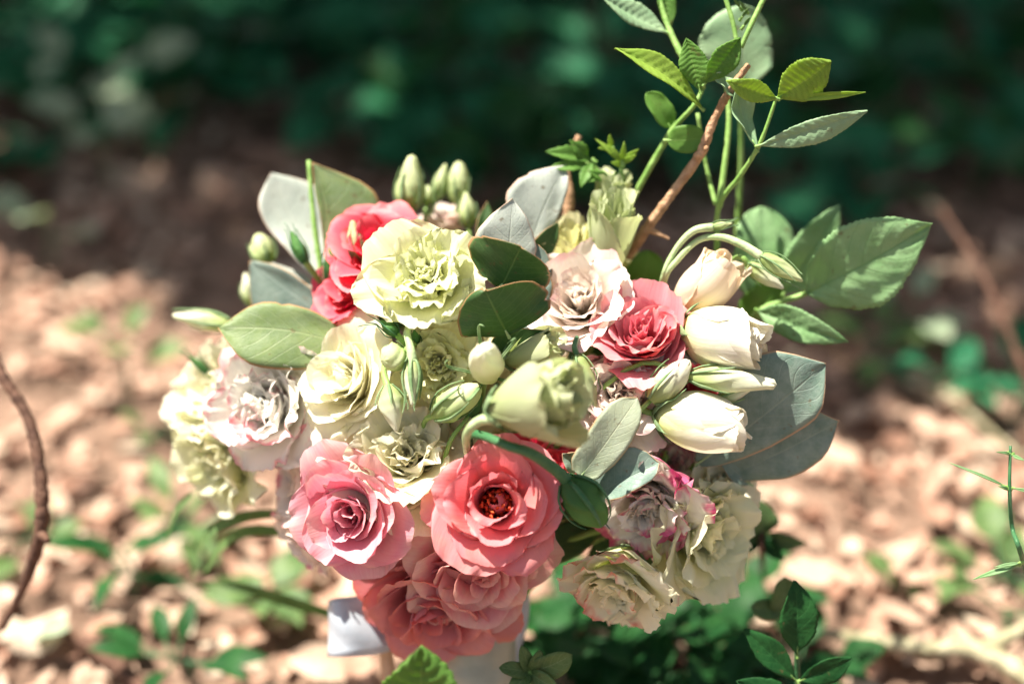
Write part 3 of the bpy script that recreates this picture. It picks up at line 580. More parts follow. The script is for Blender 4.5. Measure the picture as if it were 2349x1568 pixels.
# fallen twigs
def twig(label, pts, rad, mat, name='twig', lump=.12, branches=()):
    root = thing(name, label, 'twig', Vector(pts[0]), None)
    tube('stick', pts, rad, MT[mat], root, org=root.location, sides=10, n=14, lump=lump, seed=len(pts))
    for b, r in branches: tube('side_branch', b, r, MT[mat], root, org=root.location, sides=8, n=8, lump=lump)
    return root
twig('dark brown bent twig curving down the left edge', [P(-40, 760, .08), P(5, 860, .07), P(65, 960, .065), P(92, 1080, .06), P(93, 1215, .06), P(60, 1330, .075), P(5, 1440, .09)], [.0030, .0028, .0026, .0028, .0036, .0024, .0018], 'bark_dark', branches=[([P(93, 1220, .06), P(110, 1240, .055)], [.003, .0016])])
twig('pale mottled fallen branch lying across the lower right corner', [G(1780, 1425, .012), G(1900, 1452, .012), G(2060, 1476, .014), G(2150, 1486, .014), G(2250, 1492, .016), G(2420, 1590, .02)], [.0020, .0030, .0042, .0046, .0058, .0050], 'bark_pale', name='fallen_branch', branches=[([G(2250, 1492, .016), G(2310, 1462, .022), G(2420, 1400, .03)], [.0045, .004, .0035])])
twig('thin straight brown stick leaning at the right edge of the shade', [P(2160, 480, .30), P(2260, 640, .26), P(2349, 850, .24), P(2400, 980, .24)], [.0014, .0020, .0024, .0026], 'bark_dark')
twig('pale dry straw lying on the sunlit litter at the right', [G(2165, 895, .012), G(2250, 970, .012), G(2345, 1050, .012)], .0016, 'bark_pale')
twig('brown stick half buried in the litter at the lower left', [G(150, 1450, .01), G(240, 1500, .012), G(380, 1620, .014)], [.003, .005, .004], 'bark_dark')
twig('long thin twig running below the ribbon at the lower edge', [G(640, 1650, .01), G(760, 1590, .012), G(900, 1600, .012)], [.002, .003, .002], 'bark_dark')

# ================================================================== BOUQUET : binding and ribbons
hb = P(1105, 1700, .06); ht = P(1090, 1380, .055)
handle = thing('bouquet_handle', 'ivory satin ribbon wrapped round the stems under the blooms', 'ribbon', hb)
def wrap_geo(a, b, r, n=26, sides=26, seed=0):
    a = np.array(a); b = np.array(b); d = (b-a)/np.linalg.norm(b-a); x = np.cross(d, [0, 1, 0]); x /= np.linalg.norm(x); y = np.cross(d, x); v = []
    for i in range(n):
        for j in range(sides):
            th = 6.2832*j/sides; q = (i/n*5+j/sides*1) % 1; rr = r*(1+.05*q+.025*math.sin(3*th+i*.3)); v.append(a+(b-a)*i/(n-1)+(x*math.cos(th)+y*math.sin(th))*rr)
    return v, gridf(n, sides, 0, True)
v, f = wrap_geo(hb, ht, .0175); ob('ribbon_wrap', v, f, MT['satin_white'], handle, org=hb)
def ribbon(label, rows, mat, name='satin_ribbon'):
    """rows: pairs of edge points down the strip"""
    root = thing(name, label, 'ribbon', P(*rows[0][0]), 'satin ribbons of the bouquet')
    A = smooth_path([P(*a) for a, b in rows], 7); B = smooth_path([P(*b) for a, b in rows], 7); v = []
    for i, (a, b) in enumerate(zip(A, B)):
        for s in np.linspace(0, 1, 9): v.append(a*(1-s)+b*s+np.array(FWD)*(-.0014*math.sin(s*3.14*2+i*.25)))
    o = ob('strip', v, gridf(len(A), 9), MT[mat], root, org=root.location); sd = o.modifiers.new('thick', 'SOLIDIFY'); sd.thickness = .0004
    return root
ribbon('grey blue satin ribbon loop sticking out left under the dusky pink bloom', [((960, 1350, .07), (985, 1470, .07)), ((900, 1358, .055), (925, 1480, .055)), ((830, 1366, .045), (862, 1500, .045)), ((775, 1372, .042), (800, 1506, .040)), ((757, 1376, .050), (757, 1504, .048)), ((770, 1378, .062), (772, 1500, .062)), ((880, 1372, .075), (890, 1490, .075))], 'satin')
ribbon('grey satin ribbon tail hanging at the right of the handle', [((1120, 1340, .05), (1215, 1330, .055)), ((1130, 1420, .045), (1212, 1415, .06)), ((1140, 1500, .045), (1192, 1500, .062)), ((1150, 1640, .05), (1180, 1640, .065))], 'satin')
twig('peeled beige stick standing beside the ribbon loop', [P(905, 1700, .07), P(892, 1560, .065), P(882, 1440, .06)], [.0036, .0034, .0032], 'wood', name='peeled_stick', lump=.03)

# ================================================================== BOUQUET : blooms
bloom('lisianthus_bloom', 'large cream green bloom with frilled edges at the top of the bouquet', 'flower', 976, 638, .0, 118, (-.08, .42, .9), 'ruffle_cup', 'cream_green', 1, .3, hfrac=.6)
bloom('rose_bloom', 'hot pink bloom behind the big cream green one', 'flower', 868, 580, .032, 112, (-.25, .55, .75), 'rose', 'hot', 2, .4)
bloom('rose_bloom', 'hot pink bloom tucked low between eucalyptus and cream green bloom', 'flower', 815, 672, .034, 88, (-.5, .3, .8), 'rose', 'hot', 3, .9)
bloom('carnation_bloom', 'small yellow green frilly bloom under the large cream green one', 'flower', 1003, 832, .004, 80, (-.1, .15, 1), 'ruffle_cup', 'pale_yellow', 4, .2, hfrac=.66)
bloom('rose_bloom', 'bright ivory rose facing left beside the hanging buds', 'flower', 812, 872, .016, 118, (-.55, .22, .78), 'rose', 'cream', 5, .5, hfrac=.5)
bloom('lisianthus_bloom', 'white trumpet shaped bloom with pink blotched edges at the left', 'flower', 606, 930, .028, 128, (-.45, .05, .88), 'ruffle_cup', 'white_pink', 66, 1.1, hfrac=.7)
bloom('lisianthus_bloom', 'blurred cream bloom at the far left of the bouquet', 'flower', 505, 905, .066, 104, (-.6, .35, .6), 'ruffle_cup', 'cream', 7, .8, hfrac=.6)
bloom('lisianthus_bloom', 'blurred cream bloom hanging at the lower left of the bouquet', 'flower', 520, 1050, .066, 108, (-.6, -.35, .65), 'ruffle_cup', 'cool_cream', 8, .2, hfrac=.6)
bloom('carnation_bloom', 'large frilly cream bloom above the two pink roses', 'flower', 936, 1048, .009, 146, (-.02, .38, .9), 'ruffle_cup', 'cream', 9, .7, hfrac=.66)
bloom('carnation_bloom', 'pale yellow frilly bloom left of the green cup bloom', 'flower', 1010, 985, .03, 95, (.1, .2, 1), 'frilly', 'pale_yellow', 10, 1.1)
bloom('rose_bloom', 'mid pink rose with ruffled petals at the lower left', 'flower', 812, 1175, .0, 130, (-.28, -.08, 1), 'rose', 'pink', 11, .2, hfrac=.58)
bloom('lisianthus_bloom', 'pale bloom speckled with pink behind the mid pink rose', 'flower', 715, 1110, .042, 88, (-.75, .1, .45), 'cup', 'speckled', 12, .4)
bloom('lisianthus_bloom', 'blurred white bloom with pink tips hanging at the lower left', 'flower', 722, 1225, .045, 76, (-.6, -.55, .4), 'cup', 'speckled', 13, 1.4)
coral = bloom('rose_bloom', 'coral pink open rose with dark red centre', 'flower', 1140, 1150, -.012, 150, (.02, .14, 1), 'open_rose', 'coral', 14, .35, hfrac=.5)
bloom('rose_bloom', 'pale pink ruffled rose under the coral one', 'flower', 1095, 1280, .014, 142, (.10, -.50, .85), 'rose', 'pale_pink', 15, 1.2, hfrac=.5)
bloom('rose_bloom', 'dusky pink rose lowest in the bouquet above the ribbon', 'flower', 1000, 1350, .034, 160, (-.08, -.62, .72), 'rose', 'dusky', 16, .8, hfrac=.4)
bloom('lisianthus_bloom', 'blush white bloom rising behind the pink one in the middle right', 'flower', 1330, 695, .022, 112, (-.2, .35, .85), 'cup', 'blush', 17, .2)
bloom('rose_bloom', 'rose pink half open bloom left of the ivory rosebuds', 'flower', 1470, 782, .010, 104, (-.15, .55, .8), 'cup', 'rose_pink', 18, 2.0)
bloom('lisianthus_bloom', 'white ruffled bloom with pink rims under the rose pink one', 'flower', 1425, 910, .010, 106, (.05, .10, 1), 'ruffle_cup', 'blush', 19, .5)
bloom('rosebud', 'blush ivory rosebud pointing up at the right', 'flower', 1608, 658, .018, 66, (.42, .62, .5), 'rosebud', 'blush_ivory', 20, .2, hfrac=.5, squash=.86, group='ivory rosebuds on the right')
bloom('rosebud', 'smooth ivory rosebud tilted down to the right', 'flower', 1652, 768, .0, 74, (.80, -.22, .42), 'rosebud', 'ivory', 21, 1.5, hfrac=.5, squash=.72, group='ivory rosebuds on the right')
bloom('rosebud', 'opening white rosebud pointing right against the big eucalyptus leaf', 'flower', 1600, 966, -.006, 66, (.93, -.14, .28), 'rosebud', 'ivory', 22, .6, hfrac=.5, squash=.9, group='ivory rosebuds on the right')
bloom('lisianthus_bloom', 'white bloom edged in magenta below the small eucalyptus leaves', 'flower', 1488, 1140, .010, 112, (-.25, -.5, .8), 'ruffle_cup', 'picotee', 23, 2.2, hfrac=.5)
bloom('lisianthus_bloom', 'magenta edged bloom half hidden under the white rosebud', 'flower', 1545, 1060, .040, 74, (.2, .2, .9), 'lisianthus', 'picotee', 24, .5)
bloom('carnation_bloom', 'cream ruffled bloom at the lower right', 'flower', 1592, 1215, .024, 122, (.58, -.25, .7), 'ruffle_cup', 'cool_cream', 25, .8, hfrac=.5)
bloom('carnation_bloom', 'cream bloom at the right under the dark eucalyptus leaf', 'flower', 1640, 1130, .030, 78, (.5, .25, .8), 'lisianthus', 'cream', 26, .1, hfrac=.5)
bloom('lisianthus_bloom', 'cream bloom with coral edges lowest at the right', 'flower', 1422, 1318, .010, 112, (-.3, -.7, .6), 'ruffle_cup', 'coral_edge', 27, .4, hfrac=.48)
bloom('lisianthus_bloom', 'yellow green bloom with upright pointed petals behind the blush one', 'flower', 1400, 560, .03, 62, (.16, .85, .35), 'half_open', 'green_petal', 28, .3, hfrac=.5)
bloom('lisianthus_bloom', 'small yellow green bloom topmost beside the brown twig', 'flower', 1410, 465, .04, 46, (.05, .9, .2), 'half_open', 'green_petal', 29, .9, hfrac=.5)
bloom('lisianthus_bloom', 'cream half hidden bloom between grey eucalyptus and blush bloom', 'flower', 1300, 590, .045, 62, (-.1, .7, .5), 'half_open', 'pale_yellow', 30, .9)
bloom('lisianthus_bloom', 'out of focus yellow green cup bloom nearest the viewer', 'flower', 1215, 925, -.046, 98, (.86, .16, .22), 'goblet', 'green_petal', 31, .7, hfrac=.5, stem=False)
bloom('lisianthus_bloom', 'slender half open cream green bloom beside the round bud', 'flower', 1215, 808, .0, 46, (.88, .34, .22), 'half_open', 'green_petal', 32, .9, hfrac=.5)
bloom('lisianthus_bloom', 'blush bloom with peach shade deep in the middle right', 'flower', 1310, 900, .045, 86, (.0, .2, 1), 'cup', 'blush_ivory', 33, .9)
bloom('lisianthus_bloom', 'pale blurred bloom at the back between upright buds', 'flower', 1025, 515, .075, 52, (.05, .9, .3), 'cup', 'blush', 34, .9)
bloom('lisianthus_bloom', 'pale bloom deep in the middle under the dark eucalyptus leaves', 'flower', 1100, 790, .045, 84, (.0, .3, 1), 'cup', 'cream', 35, .9)
bloom('lisianthus_bloom', 'cream bloom deep in the centre behind the green buds', 'flower', 1110, 935, .05, 80, (.0, .2, 1), 'lisianthus', 'pale_yellow', 36, .9)
bloom('lisianthus_bloom', 'yellow blush bloom deep behind the rose pink one', 'flower', 1400, 660, .06, 78, (.1, .5, .7), 'cup', 'pale_yellow', 37, .9)
bloom('rose_bloom', 'coral bloom hidden behind the bright coral rose', 'flower', 1245, 1080, .016, 84, (.45, .5, .7), 'cup', 'hot', 38, .9)
bloom('rose_bloom', 'small hot pink bloom behind the green buds at the right', 'flower', 1590, 900, .03, 52, (.3, .3, .8), 'cup', 'hot', 39, .9)

# centre of the coral rose
Mi = coral.matrix_world.copy(); cs = coral['unit']; rs2 = np.random.RandomState(8)
v = []; nn = 20
for i in range(8):
    for j in range(nn): th = 6.2832*j/nn; r = .22*cs*math.cos(i/7*1.5)*(1+.05*math.sin(5*th)); v.append((r*1.15*math.cos(th), r*1.15*math.sin(th), cs*(.12+.12*math.sin(i/7*1.5))))
ob('throat', v, gridf(8, nn, 0, True), MT['throat'], coral)
for i in range(70):
    a = rs2.uniform(0, 6.28); r = .19*cs*math.sqrt(rs2.uniform(0, 1)); h = cs*rs2.uniform(.28, .52); b = np.array([r*math.cos(a), r*math.sin(a), cs*.12]); t_ = b*[1.25, 1.25, 0]+[rs2.uniform(-1, 1)*.05*cs, rs2.uniform(-1, 1)*.05*cs, h]
    st = tube('stamen', [b, (b+t_)/2+rs2.uniform(-1, 1, 3)*.06*cs, t_], [.0004, .0006, .0008], MT['stamen'], coral, sides=5, n=3)
    if i % 3 == 0:
        n_ = rs2.uniform(-1, 1, 3); n_ /= np.linalg.norm(n_); tube('anther', [t_-n_*.0013, t_+[0, 0, .0003], t_+n_*.0013], [.0002, .0005, .0003], MT['anther'], st, sides=6, n=3)
for i, a in enumerate((-1.7, -.3)):
    v, f, uv, ed = petal_geo(.56, .24, 20, -38, .8, .17, 1, .02, .02, 6, .01, roll=-30, seed=77+i); v = rotz(v, a)*cs; ob('petal', v, f, MT['coral'], coral, uv=uv, attrs={'edge': ed})

# ------------------------------------------------------------------ buds
FAT = [(0, .35), (.12, .75), (.3, 1), (.55, .98), (.75, .8), (.9, .5), (1, .15)]
RND = [(0, .4), (.12, .72), (.3, .95), (.5, 1), (.7, .93), (.86, .68), (.95, .42), (1, .2)]
SL = [(0, .3), (.12, .7), (.3, 1), (.5, .95), (.7, .72), (.88, .45), (1, .2)]
bud('tall pale green bud standing upright at the back left', 938, 490, .055, 945, 355, .05, 66, 'bud_green', seed=1, sepflare=4, profile=SL)
bud('plump pale bud at the back, right one of the upright cluster', 1050, 470, .07, 1053, 370, .068, 50, 'bud_green', seed=2, profile=FAT)
bud('slim green bud leaning left of the plump one in the back cluster', 1000, 460, .07, 1022, 375, .068, 34, 'bud_green', seed=3)
bud('tiny green bud low in the back cluster', 978, 470, .065, 980, 425, .065, 32, 'bud_green', seed=4, profile=FAT)
bud('slim green bud under the plump one in the back cluster', 1075, 520, .065, 1068, 440, .065, 40, 'bud_green', seed=5)
bud('pale green bud behind the blue grey eucalyptus at the left', 612, 610, .07, 592, 535, .072, 56, 'bud_green', seed=6, profile=FAT)
bud('pale bud peeping out lowest at the left of the eucalyptus', 580, 700, .072, 562, 625, .072, 40, 'bud_white', seed=7)
bud('long white bud pointing left beyond the eucalyptus', 532, 745, .05, 395, 722, .055, 46, 'bud_white', seed=8, seplen=.9, sepflare=5)
bud('slender dark bud in front of the pale grey eucalyptus leaf', 702, 605, .035, 668, 530, .035, 30, 'bud_dark', [(730, 640, .04), (748, 665, .045), (800, 740, .06)], seed=9, seplen=1.3, smat='stem')
bud('blunt green bud left of the hot pink bloom', 825, 600, .035, 808, 505, .03, 46, 'bud_green', seed=10)
bud('thin dark green bud under the upright eucalyptus leaf', 752, 655, .04, 775, 530, .035, 38, 'bud_dark', seed=33)
bud('fat green bud over the ivory rose', 925, 812, -.008, 878, 826, -.014, 66, 'bud_green', [(950, 790, 0), (975, 800, .02)], seed=11, profile=RND, seplen=.5)
bud('pale bud hanging straight down from an arched stem with long sepals', 946, 822, -.012, 946, 930, -.016, 40, 'bud_white', [(942, 800, -.012), (934, 762, -.006), (945, 735, .01)], seed=12, seplen=1.05, sepflare=9, smat='stem_pale', srad=.0016, sep_w=.22)
bud('white pointed bud hanging over the cream petals', 890, 882, -.008, 910, 990, -.012, 62, 'bud_white', [(880, 850, -.002), (890, 800, .02)], seed=13, seplen=.45, profile=[(0, .25), (.15, .7), (.35, 1), (.55, .88), (.75, .55), (.9, .28), (1, .1)])
bud('small dark bud with curled sepals under the large cream green bloom', 912, 768, -.004, 872, 735, -.006, 30, 'bud_dark', [(930, 790, 0), (940, 830, .02)], seed=14, seplen=1.5, sepflare=28)
bud('tiny green bud under the frill of the large cream green bloom', 955, 790, .004, 950, 757, .0, 24, 'bud_dark', seed=15)
bud('round pale bud with curled tendril sepals in the centre', 1118, 858, -.004, 1112, 806, -.046, 80, 'bud_white', [(1112, 880, 0), (1100, 960, .02)], seed=16, profile=RND, seplen=.7, sepflare=14, curl=1.0, lobes=3, sep_w=.09)
bud('long green bud lying left to right above the frilly cream petals', 993, 955, -.006, 1104, 886, -.010, 72, 'bud_green', [(975, 965, 0), (965, 1010, .02)], seed=17, seplen=.75, sepflare=3, profile=FAT)
bud('dark small bud beside the lying green one', 1075, 955, .0, 1105, 905, .0, 34, 'bud_dark', seed=18)
bud('long pale green bud hanging down beside the white ruffled bloom', 1322, 812, .0, 1366, 938, .0, 50, 'bud_green', [(1318, 795, .0), (1322, 778, .006), (1295, 860, .03)], seed=19, seplen=.8, smat='stem_dark', sepflare=5)
bud('pale green bud pointing up right over the pink bloom', 1492, 918, -.006, 1583, 826, -.008, 66, 'bud_white', seed=20, seplen=.7, sepflare=5, profile=FAT)
bud('long cream green bud pointing right over the eucalyptus leaf', 1580, 862, -.006, 1782, 882, -.012, 60, 'bud_white', seed=21, seplen=.6, sepflare=4, profile=[(0, .3), (.12, .7), (.35, 1), (.55, .92), (.75, .66), (.9, .45), (1, .3)])
bud('small narrow bud above the opening white rosebud', 1650, 915, -.002, 1722, 893, -.006, 32, 'bud_white', seed=22, seplen=.8, sepflare=10)
bud('green bud at the end of the arched stem at the right', 1742, 585, .008, 1842, 645, .006, 42, 'bud_green', [(1700, 560, .01), (1650, 543, .012), (1600, 552, .014), (1555, 595, .016), (1525, 640, .02), (1500, 760, .05)], seed=23, smat='stem_pale', srad=.0014, seplen=1.0)
bud('pale bud hanging under the arched stem', 1712, 605, .02, 1798, 662, .02, 40, 'bud_white', [(1690, 590, .02), (1600, 640, .04)], seed=24, seplen=.5)
bud('tiny forked green bud at the tip of the thin arched stem', 1628, 522, .012, 1680, 512, .012, 18, 'bud_green', [(1590, 530, .012), (1548, 575, .016), (1520, 640, .02), (1500, 760, .05)], seed=25, smat='stem_pale', srad=.0013, seplen=1.3, sepflare=18)
bud('glossy dark green bud hanging right of the coral rose', 1300, 1098, -.020, 1385, 1205, -.014, 96, 'bud_dark', [(1268, 1072, -.026), (1215, 1038, -.034), (1165, 1022, -.036), (1110, 1000, -.024), (1075, 1000, -.006), (1085, 1060, .02)], seed=26, smat='stem_dark', srad=.0020, seplen=1.0, sepflare=2, profile=FAT)
bud('thin green bud at the far left above the cream bloom', 480, 858, .06, 432, 812, .06, 16, 'bud_dark', seed=27, seplen=1.2, sepflare=12)
# curved green stalk of the near cup bloom
tag(tube('flower_stalk', [P(1150, 960, -.045), P(1100, 965, -.040), P(1070, 1000, -.030), P(1075, 1060, .01)], [.0026, .0021, .0018, .0016], MT['stem_pale'], sides=10), 'thick pale stalk bending under the near yellow green bloom', 'stalk')

# ------------------------------------------------------------------ eucalyptus sprigs
def sprig(label, pts, rad=.0014, mat='stem', name='eucalyptus_sprig', group='eucalyptus in the bouquet', cat='foliage'):
    root = thing(name, label, cat, P(*pts[0]), group)
    tube('stem', [P(*q) for q in pts], [rad*1.15, rad, rad*.6], MT[mat], root, org=root.location, sides=8, lump=.10); return root
s1 = sprig('eucalyptus sprig with broad leaves at the upper left of the bouquet', [(860, 900, .06), (780, 740, .055), (745, 650, .05), (722, 520, .05), (708, 368, .052)], .0017)
leafp(s1, 'euc_grey', (735, 630, .055), (622, 396, .062), 58, 84, .5, 'rhomb', bend=-.05, fold=.05, sbend=.0, seed=1, label='pale silvery leaf in full sun')
leafp(s1, 'euc_green', (748, 672, .046), (716, 372, .045), 14, 116, .35, 'rhomb', bend=.03, fold=.12, sbend=.06, seed=2)
leafp(s1, 'euc_blue', (815, 765, .045), (575, 598, .055), 96, 36, -.3, 'rhomb', bend=.05, fold=.05, seed=3, label='dark blue grey leaf')
leafp(s1, 'euc_grey', (790, 720, .055), (622, 602, .062), 10, 22, .3, 'euc', seed=33)
s1b = sprig('green eucalyptus leaf spray at the left over the pink edged bloom', [(900, 960, .06), (850, 830, .04), (815, 778, .035)], .0015)
leafp(s1b, 'euc_green', (838, 812, .026), (500, 752, .020), 92, 62, .25, 'rhomb', bend=.05, fold=.04, sbend=.06, seed=4)
leafp(s1b, 'euc_blue', (860, 800, .045), (715, 785, .04), 30, 55, .2, 'square', seed=5)
s2 = sprig('eucalyptus sprig with grey and dark green leaves in the top middle', [(1180, 860, .03), (1160, 740, .02), (1147, 660, .01), (1165, 560, .015)], .0013, 'bark')
leafp(s2, 'euc_grey', (1160, 640, .012), (1175, 455, .008), 84, 62, .25, 'ov', bend=.04, fold=.1, seed=6, fine=True, label='pointed silver grey leaf')
leafp(s2, 'euc_grey', (1215, 570, .03), (1298, 380, .036), 90, 42, .3, 'kite', bend=.04, fold=.06, sbend=-.05, seed=7, label='broad grey leaf behind')
leafp(s2, 'euc_dark', (1147, 662, -.006), (1196, 566, -.022), 106, 96, .12, 'round', bend=-.06, fold=.1, cup=-.3, seed=8, pet=(1158, 690, .006), nu=40, ns=21, wave=.04)
leafp(s2, 'euc_dark', (1165, 768, -.002), (1112, 664, -.020), 92, 128, -.2, 'round', bend=.05, fold=-.1, seed=9, nu=40, ns=21, wave=.07)
leafp(s2, 'euc_blue', (1175, 770, .014), (1232, 560, .012), 60, 64, .1, 'round', bend=-.03, fold=.08, seed=10)
leafp(s2, 'euc_dark', (1120, 815, .010), (1262, 760, .0), 42, 22, .3, 'euc', bend=.05, fold=.1, seed=11)
leafp(s2, 'euc_dark', (1230, 600, .03), (1280, 510, .025), 30, 24, .3, 'ov', seed=12)
leafp(s2, 'euc_dark', (1100, 560, .05), (1118, 462, .055), 16, 24, .3, 'ov', seed=13)
s3 = sprig('eucalyptus sprig with small pale sunlit leaves right of the coral rose', [(1240, 1200, .03), (1330, 1100, .004), (1400, 1050, .0), (1440, 980, .0)], .001, 'bark_dark')
leafp(s3, 'euc_sage', (1332, 1092, -.010), (1462, 912, -.016), 52, 46, .1, 'square', bend=.05, fold=.08, seed=14, fine=True)
leafp(s3, 'euc_teal', (1378, 1128, -.006), (1512, 1062, -.012), 62, 34, -.3, 'square', bend=.06, fold=.35, seed=15, fine=True, ns=15)
leafp(s3, 'euc_teal', (1330, 1080, .008), (1290, 1040, .004), 22, 30, .2, 'ov', seed=16)
leafp(s3, 'euc_dark', (1210, 1290, .035), (1400, 1190, .04), 46, 40, -.2, 'euc', bend=.04, fold=.1, seed=17)
leafp(s3, 'euc_dark', (1230, 1180, .03), (1370, 1110, .02), 42, 40, .2, 'euc', seed=18)
s4 = sprig('large blue green eucalyptus leaves at the right of the bouquet', [(1420, 1250, .06), (1560, 1100, .04), (1650, 1020, .025), (1680, 960, .02)], .0016)
leafp(s4, 'euc_teal', (1602, 1062, .018), (1894, 833, .004), 126, 82, .20, 'rhomb', bend=.05, fold=.06, seed=19, fine=True, wave=.05)
leafp(s4, 'euc_teal', (1660, 1098, .028), (1925, 964, .014), 92, 62, .22, 'rhomb', bend=.05, fold=.06, seed=20, fine=True)
leafp(s4, 'euc_teal', (1720, 1110, .028), (1648, 1050, .02), 22, 20, .2, 'ov', seed=21)
leafp(s4, 'euc_blue', (1600, 1000, .04), (1740, 780, .03), 60, 50, .2, 'square', seed=22)
# dark inner greenery between the blooms
s5 = sprig('dark inner leaves filling the gaps between the blooms', [(1085, 1440, .055), (1100, 1200, .06), (1120, 900, .065), (1150, 640, .07)], .0018, 'stem_dark')
rf = np.random.RandomState(21)
for i in range(46):
    x, y = rf.uniform(720, 1640), rf.uniform(640, 1330)
    if ((x-1170)/460)**2+((y-960)/400)**2 > 1: continue
    a = rf.uniform(0, 6.28); L = rf.uniform(90, 150); o0 = rf.uniform(.045, .07)
    leafp(s5, 'euc_dark' if i % 3 else 'euc_green', (x, y, o0), (x+L*math.cos(a), y+L*math.sin(a), o0-rf.uniform(-.01, .02)), 36, 36, rf.uniform(-.4, .4), 'euc', seed=200+i, nu=12, ns=7)

# ------------------------------------------------------------------ tall woodland shoots at the upper right
GR = 'wild leafy shoots in the bouquet'
a1 = sprig('leafy green shoot leaning left at the top right of the bouquet', [(1400, 560, .06), (1448, 462, .045), (1535, 310, .03), (1590, 245, .02), (1612, 205, .02)], .0015, 'ash_stem' if 0 else 'stem', 'leafy_shoot', GR)
A = dict(prof='ash', quilt=.10, nv=11, fine=True, serr=.06, teeth=20)
leafp(a1, 'ash', (1608, 248, .015), (1410, 112, .002), 30, 28, .7, **A, bend=.08, fold=.5, seed=31)
leafp(a1, 'ash_dark', (1606, 208, .01), (1574, 88, .006), 30, 36, -.3, **A, bend=.03, fold=.3, seed=32)
leafp(a1, 'ash_dark', (1618, 190, .008), (1698, 86, .002), 36, 30, .4, **A, bend=.05, fold=.35, seed=33)
leafp(a1, 'ash_dark', (1538, 292, .03), (1482, 214, .026), 24, 30, .3, 'round', bend=.06, fold=.3, seed=34, label='small leaf with a pale sunlit half')
leafp(a1, 'ash_dark', (1532, 322, .022), (1620, 318, .018), 34, 30, .2, 'round', bend=.03, fold=.1, seed=35)
a1b = sprig('thin green shoot rising out of the top edge beside the broad toothed leaf', [(1612, 205, .02), (1560, 120, .024), (1525, 40, .028), (1500, -60, .03)], .0015, 'stem', 'leafy_shoot', GR)
leafp(a1b, 'ash_grey', (1532, 76, .026), (1376, -12, .02), 24, 32, .3, **A, bend=-.05, fold=.2, seed=36)
leafp(a1b, 'ash_dark', (1535, 70, .03), (1520, -60, .03), 22, 24, .3, **A, seed=37)
a2 = sprig('pale green forked shoot with long toothed leaves at the top right', [(1640, 640, .045), (1645, 560, .04), (1650, 470, .03), (1700, 400, .016), (1745, 325, .006), (1782, 222, .0)], .0013, 'stem', 'leafy_shoot', GR)
leafp(a2, 'ash', (1784, 224, .0), (1906, 140, -.010), 54, 46, .5, **A, bend=.06, fold=.12, seed=38, wave=.05)
leafp(a2, 'ash', (1780, 226, -.002), (1666, 186, -.014), 26, 26, -.3, **A, bend=.05, fold=.25, seed=39)
leafp(a2, 'ash', (1786, 226, .0), (1986, 212, -.004), 9, 9, .3, **A, bend=.05, fold=.5, seed=40)
leafp(a2, 'ash_grey', (1742, 334, .004), (1990, 254, -.006), 24, 34, .4, **A, bend=.03, fold=.12, seed=41)
leafp(a2, 'ash_grey', (1735, 340, .006), (1690, 180, .0), 34, 22, .5, 'ash', bend=-.12, fold=.8, seed=42, wave=.25, label='pale shrivelled leaf')
leafp(a2, 'ash_grey', (1700, 225, .01), (1640, 170, .006), 20, 20, .5, 'ash', bend=-.12, fold=.8, seed=43, wave=.3, label='small shrivelled grey leaf')
tube('stem', [P(1650, 475, .032), P(1662, 380, .03), P(1672, 280, .03), P(1668, 200, .03)], [.0016, .0014, .0011], MT['stem'], a2, org=a2.location)
tube('stem', [P(1642, 470, .034), P(1620, 380, .036), P(1600, 260, .03)], [.0012, .001, .001], MT['stem'], a2, org=a2.location)
a3 = sprig('broad grey green toothed leaf behind the two thin stems at the top', [(1690, 560, .08), (1700, 350, .065), (1695, 190, .05)], .0012, 'stem', 'leafy_shoot', GR)
leafp(a3, 'ash_grey', (1705, 195, .045), (1700, 12, .04), 108, 72, .2, 'round', bend=.03, fold=.08, seed=44, serr=.05, teeth=22, fine=True)
tube('stem', [P(1700, 110, .012), P(1722, 60, .01), P(1765, -30, .01)], [.0011, .0012, .0012], MT['stem'], a3, org=a3.location)
tube('stem', [P(1690, 95, .012), P(1678, 40, .012), P(1655, -30, .012)], [.0010, .0011, .0011], MT['stem'], a3, org=a3.location)
for k, (x, y) in enumerate(((1702, 40), (1712, 25), (1706, 60), (1698, 18))):
    leafp(a3, 'weed', (x, y, .014), (x+(-1)**k*16, y-22, .01), 4, 4, .3, 'lance', nu=6, ns=5, seed=k)
tb = twig('rough reddish brown twig rising between the green shoots', [P(1440, 590, .05), P(1490, 515, .035), P(1545, 440, .028), P(1605, 355, .02), P(1640, 270, .014), P(1680, 200, .010), P(1718, 148, .008)], [.0021, .0024, .0020, .0023, .0019, .0018, .0013], 'bark', name='brown_twig', branches=[([P(1600, 360, .02), P(1622, 338, .014)], [.0022, .001]), ([P(1480, 520, .036), P(1535, 548, .034)], [.002, .0006])])
tb2 = twig('short brown broken twig behind the grey eucalyptus leaf', [P(1300, 560, .06), P(1305, 450, .055), P(1300, 385, .055), P(1328, 312, .055)], [.003, .0025, .0019, .0014], 'bark', name='brown_twig')
a4 = sprig('small toothed leaf cluster above the grey eucalyptus leaf', [(1430, 560, .06), (1405, 440, .05), (1370, 390, .045), (1340, 370, .045)], .0010, 'stem', 'leafy_shoot', GR)
B4 = dict(prof='ash', quilt=.1, serr=.2, teeth=6, nu=30)
for k, (b, t, wl, wr) in enumerate((((1360, 370), (1250, 348), 12, 16), ((1355, 380), (1262, 384), 13, 13), ((1350, 365), (1306, 322), 14, 14), ((1358, 372), (1332, 430), 12, 12), ((1380, 398), (1352, 418), 8, 10), ((1405, 425), (1350, 392), 8, 12), ((1408, 428), (1412, 392), 9, 9))):
    leafp(a4, 'ash_dark', (*b, .04), (*t, .034), wl*1.3, wr*1.3, .3, **B4, bend=.06, fold=.3, seed=50+k)
